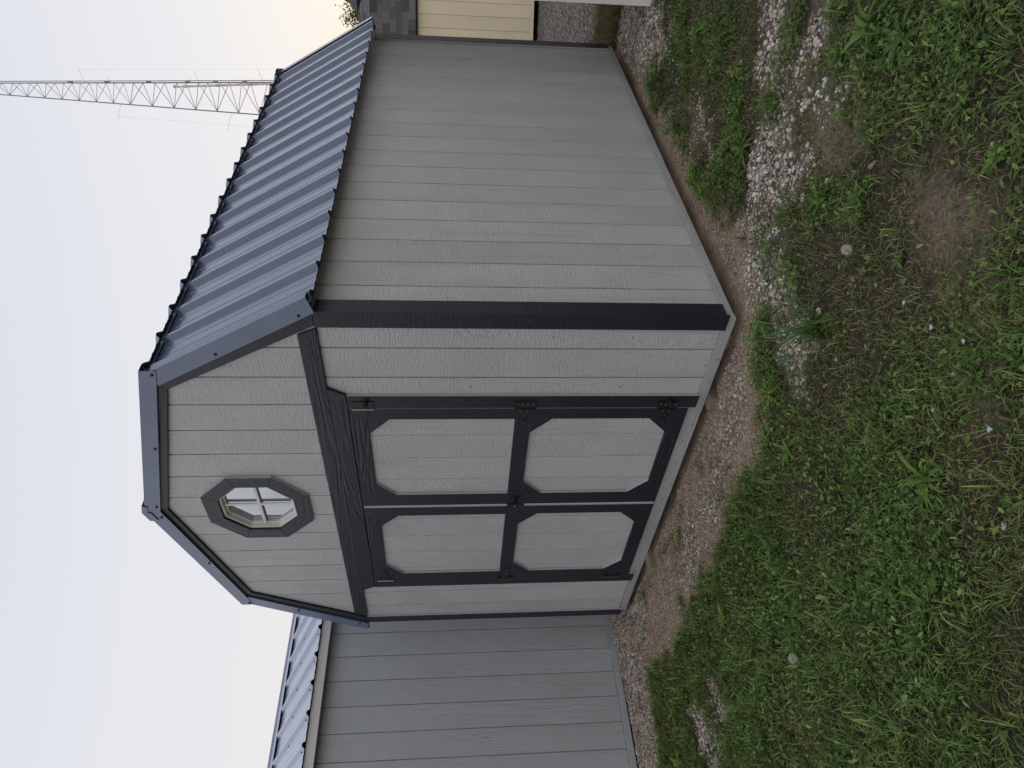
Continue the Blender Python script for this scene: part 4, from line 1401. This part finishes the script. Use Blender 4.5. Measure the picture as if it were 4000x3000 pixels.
def seed_head(x, y, hz, label):
    z = float(height(np.array([x]), np.array([y]))[0])
    root = empty("dandelion_seed_head", (x, y, z - .003), label, "seed head", "dandelion seed heads")
    v, f = tube_data((0, 0, 0), (.006, .004, hz), .0018, .0014, 6)
    o = mesh_obj("stalk", v, f, M_LEAF, root)
    c = o.data.color_attributes.new("col", 'FLOAT_COLOR', 'POINT'); c.data.foreach_set('color', [.10, .13, .05, 1] * len(o.data.vertices))
    V, F = [], []
    for i in range(150):
        u = 1 - 2 * (i + .5) / 150; a = i * 2.39996
        d = Vector((math.sqrt(1 - u * u) * math.cos(a), math.sqrt(1 - u * u) * math.sin(a), u))
        s = d.orthogonal().normalized(); t = d.cross(s)
        p = d * .0165
        k = len(V); V += [d * .003, p + s * .0012, p - s * .0012]; F.append((k, k + 1, k + 2))
        for b in range(3):
            aa = b * 2.09 + i; e = (s * math.cos(aa) + t * math.sin(aa)) * .0045
            k = len(V); V += [p, p + d * .003 + e, p + d * .002 + e * .7 + t * .001]; F.append((k, k + 1, k + 2))
    V = np.array([list(q) for q in V]) + np.array([.006, .004, hz])
    np_mesh("seed_ball", V, np.array(F), M_PETAL, root, np.tile(np.array([[.62, .59, .53]]), (len(V), 1)))
seed_head(2.34, -.60, .095, "round dandelion seed head on the dry turf in front of the long wall")
seed_head(.95, -1.44, .095, "round dandelion seed head in the lawn opposite the left door")

def flower(x, y, hz, r, label, cat="flower", group="small white flowers"):
    z = float(height(np.array([x]), np.array([y]))[0])
    root = empty("white_flower", (x, y, z - .002), label, cat, group)
    v, f = tube_data((0, 0, 0), (.003, 0, hz), .0012, .001, 5)
    o = mesh_obj("stem", v, f, M_LEAF, root)
    c = o.data.color_attributes.new("col", 'FLOAT_COLOR', 'POINT'); c.data.foreach_set('color', [.07, .11, .03, 1] * len(o.data.vertices))
    a0 = random.random() * 6
    for i in range(5):
        V, F = leaf_geom((.003, 0, hz), a0 + i * 1.2566 + random.uniform(-.3, .3), r * random.uniform(.55, 1.1), r * random.uniform(.3, .5), random.uniform(.1, 1.1), .5, 0, 4)
        np_mesh("petal", np.array(V), np.array(F), M_PETAL, root, np.tile(np.array([[.66, .67, .70]]), (len(V), 1)))
for (x, y) in ((2.17, 2.03), (2.14, 1.98), (2.08, 2.01), (2.06, 1.93), (2.03, 1.96), (2.01, 1.86), (1.99, 1.80), (2.0, 1.72)):
    flower(x, y, random.uniform(.05, .11), .011, "small white flower in the weeds near the white shed")
for (x, y, r, lb) in ((2.36, -.91, .009, "white flower beside the near bare dirt patch, first from the barn"), (2.38, -1.05, .011, "white flower between the two near bare dirt patches"),
                      (2.44, -1.18, .009, "white flower nearest the viewer on the bare soil"), (2.21, -1.23, .008, "pair of pale petals in the lawn beside the large rosette weed"),
                      (2.34, -1.42, .012, "lone bright white flower at the near edge of the picture"), (.60, -.60, .008, "tiny white flower on the dirt edge in front of the doors")):
    flower(x, y, .045, r, lb)

def tuft(x, y, n, L, label):
    z = float(height(np.array([x]), np.array([y]))[0])
    root = empty("grass_tuft", (x, y, z - .002), label, "grass tuft")
    xs_ = rng.normal(0, .02, n); ys_ = rng.normal(0, .02, n)
    V, F, C = blades(xs_ + x, ys_ + y, rng.uniform(.5, 1.1, n) * L, rng.uniform(.004, .0065, n), rng.uniform(.5, 1.8, n), rng.random(n) * 6.283,
                     np.tile([[.035, .075, .022]], (n, 1)), np.tile([[.085, .17, .060]], (n, 1)), .5)
    V = V - np.array([x, y, z])
    np_mesh("blades", V, F, M_LEAF, root, C)
tuft(1.95, -.55, 60, .26, "tall blue-green grass tuft hanging over the white stones near the corner")
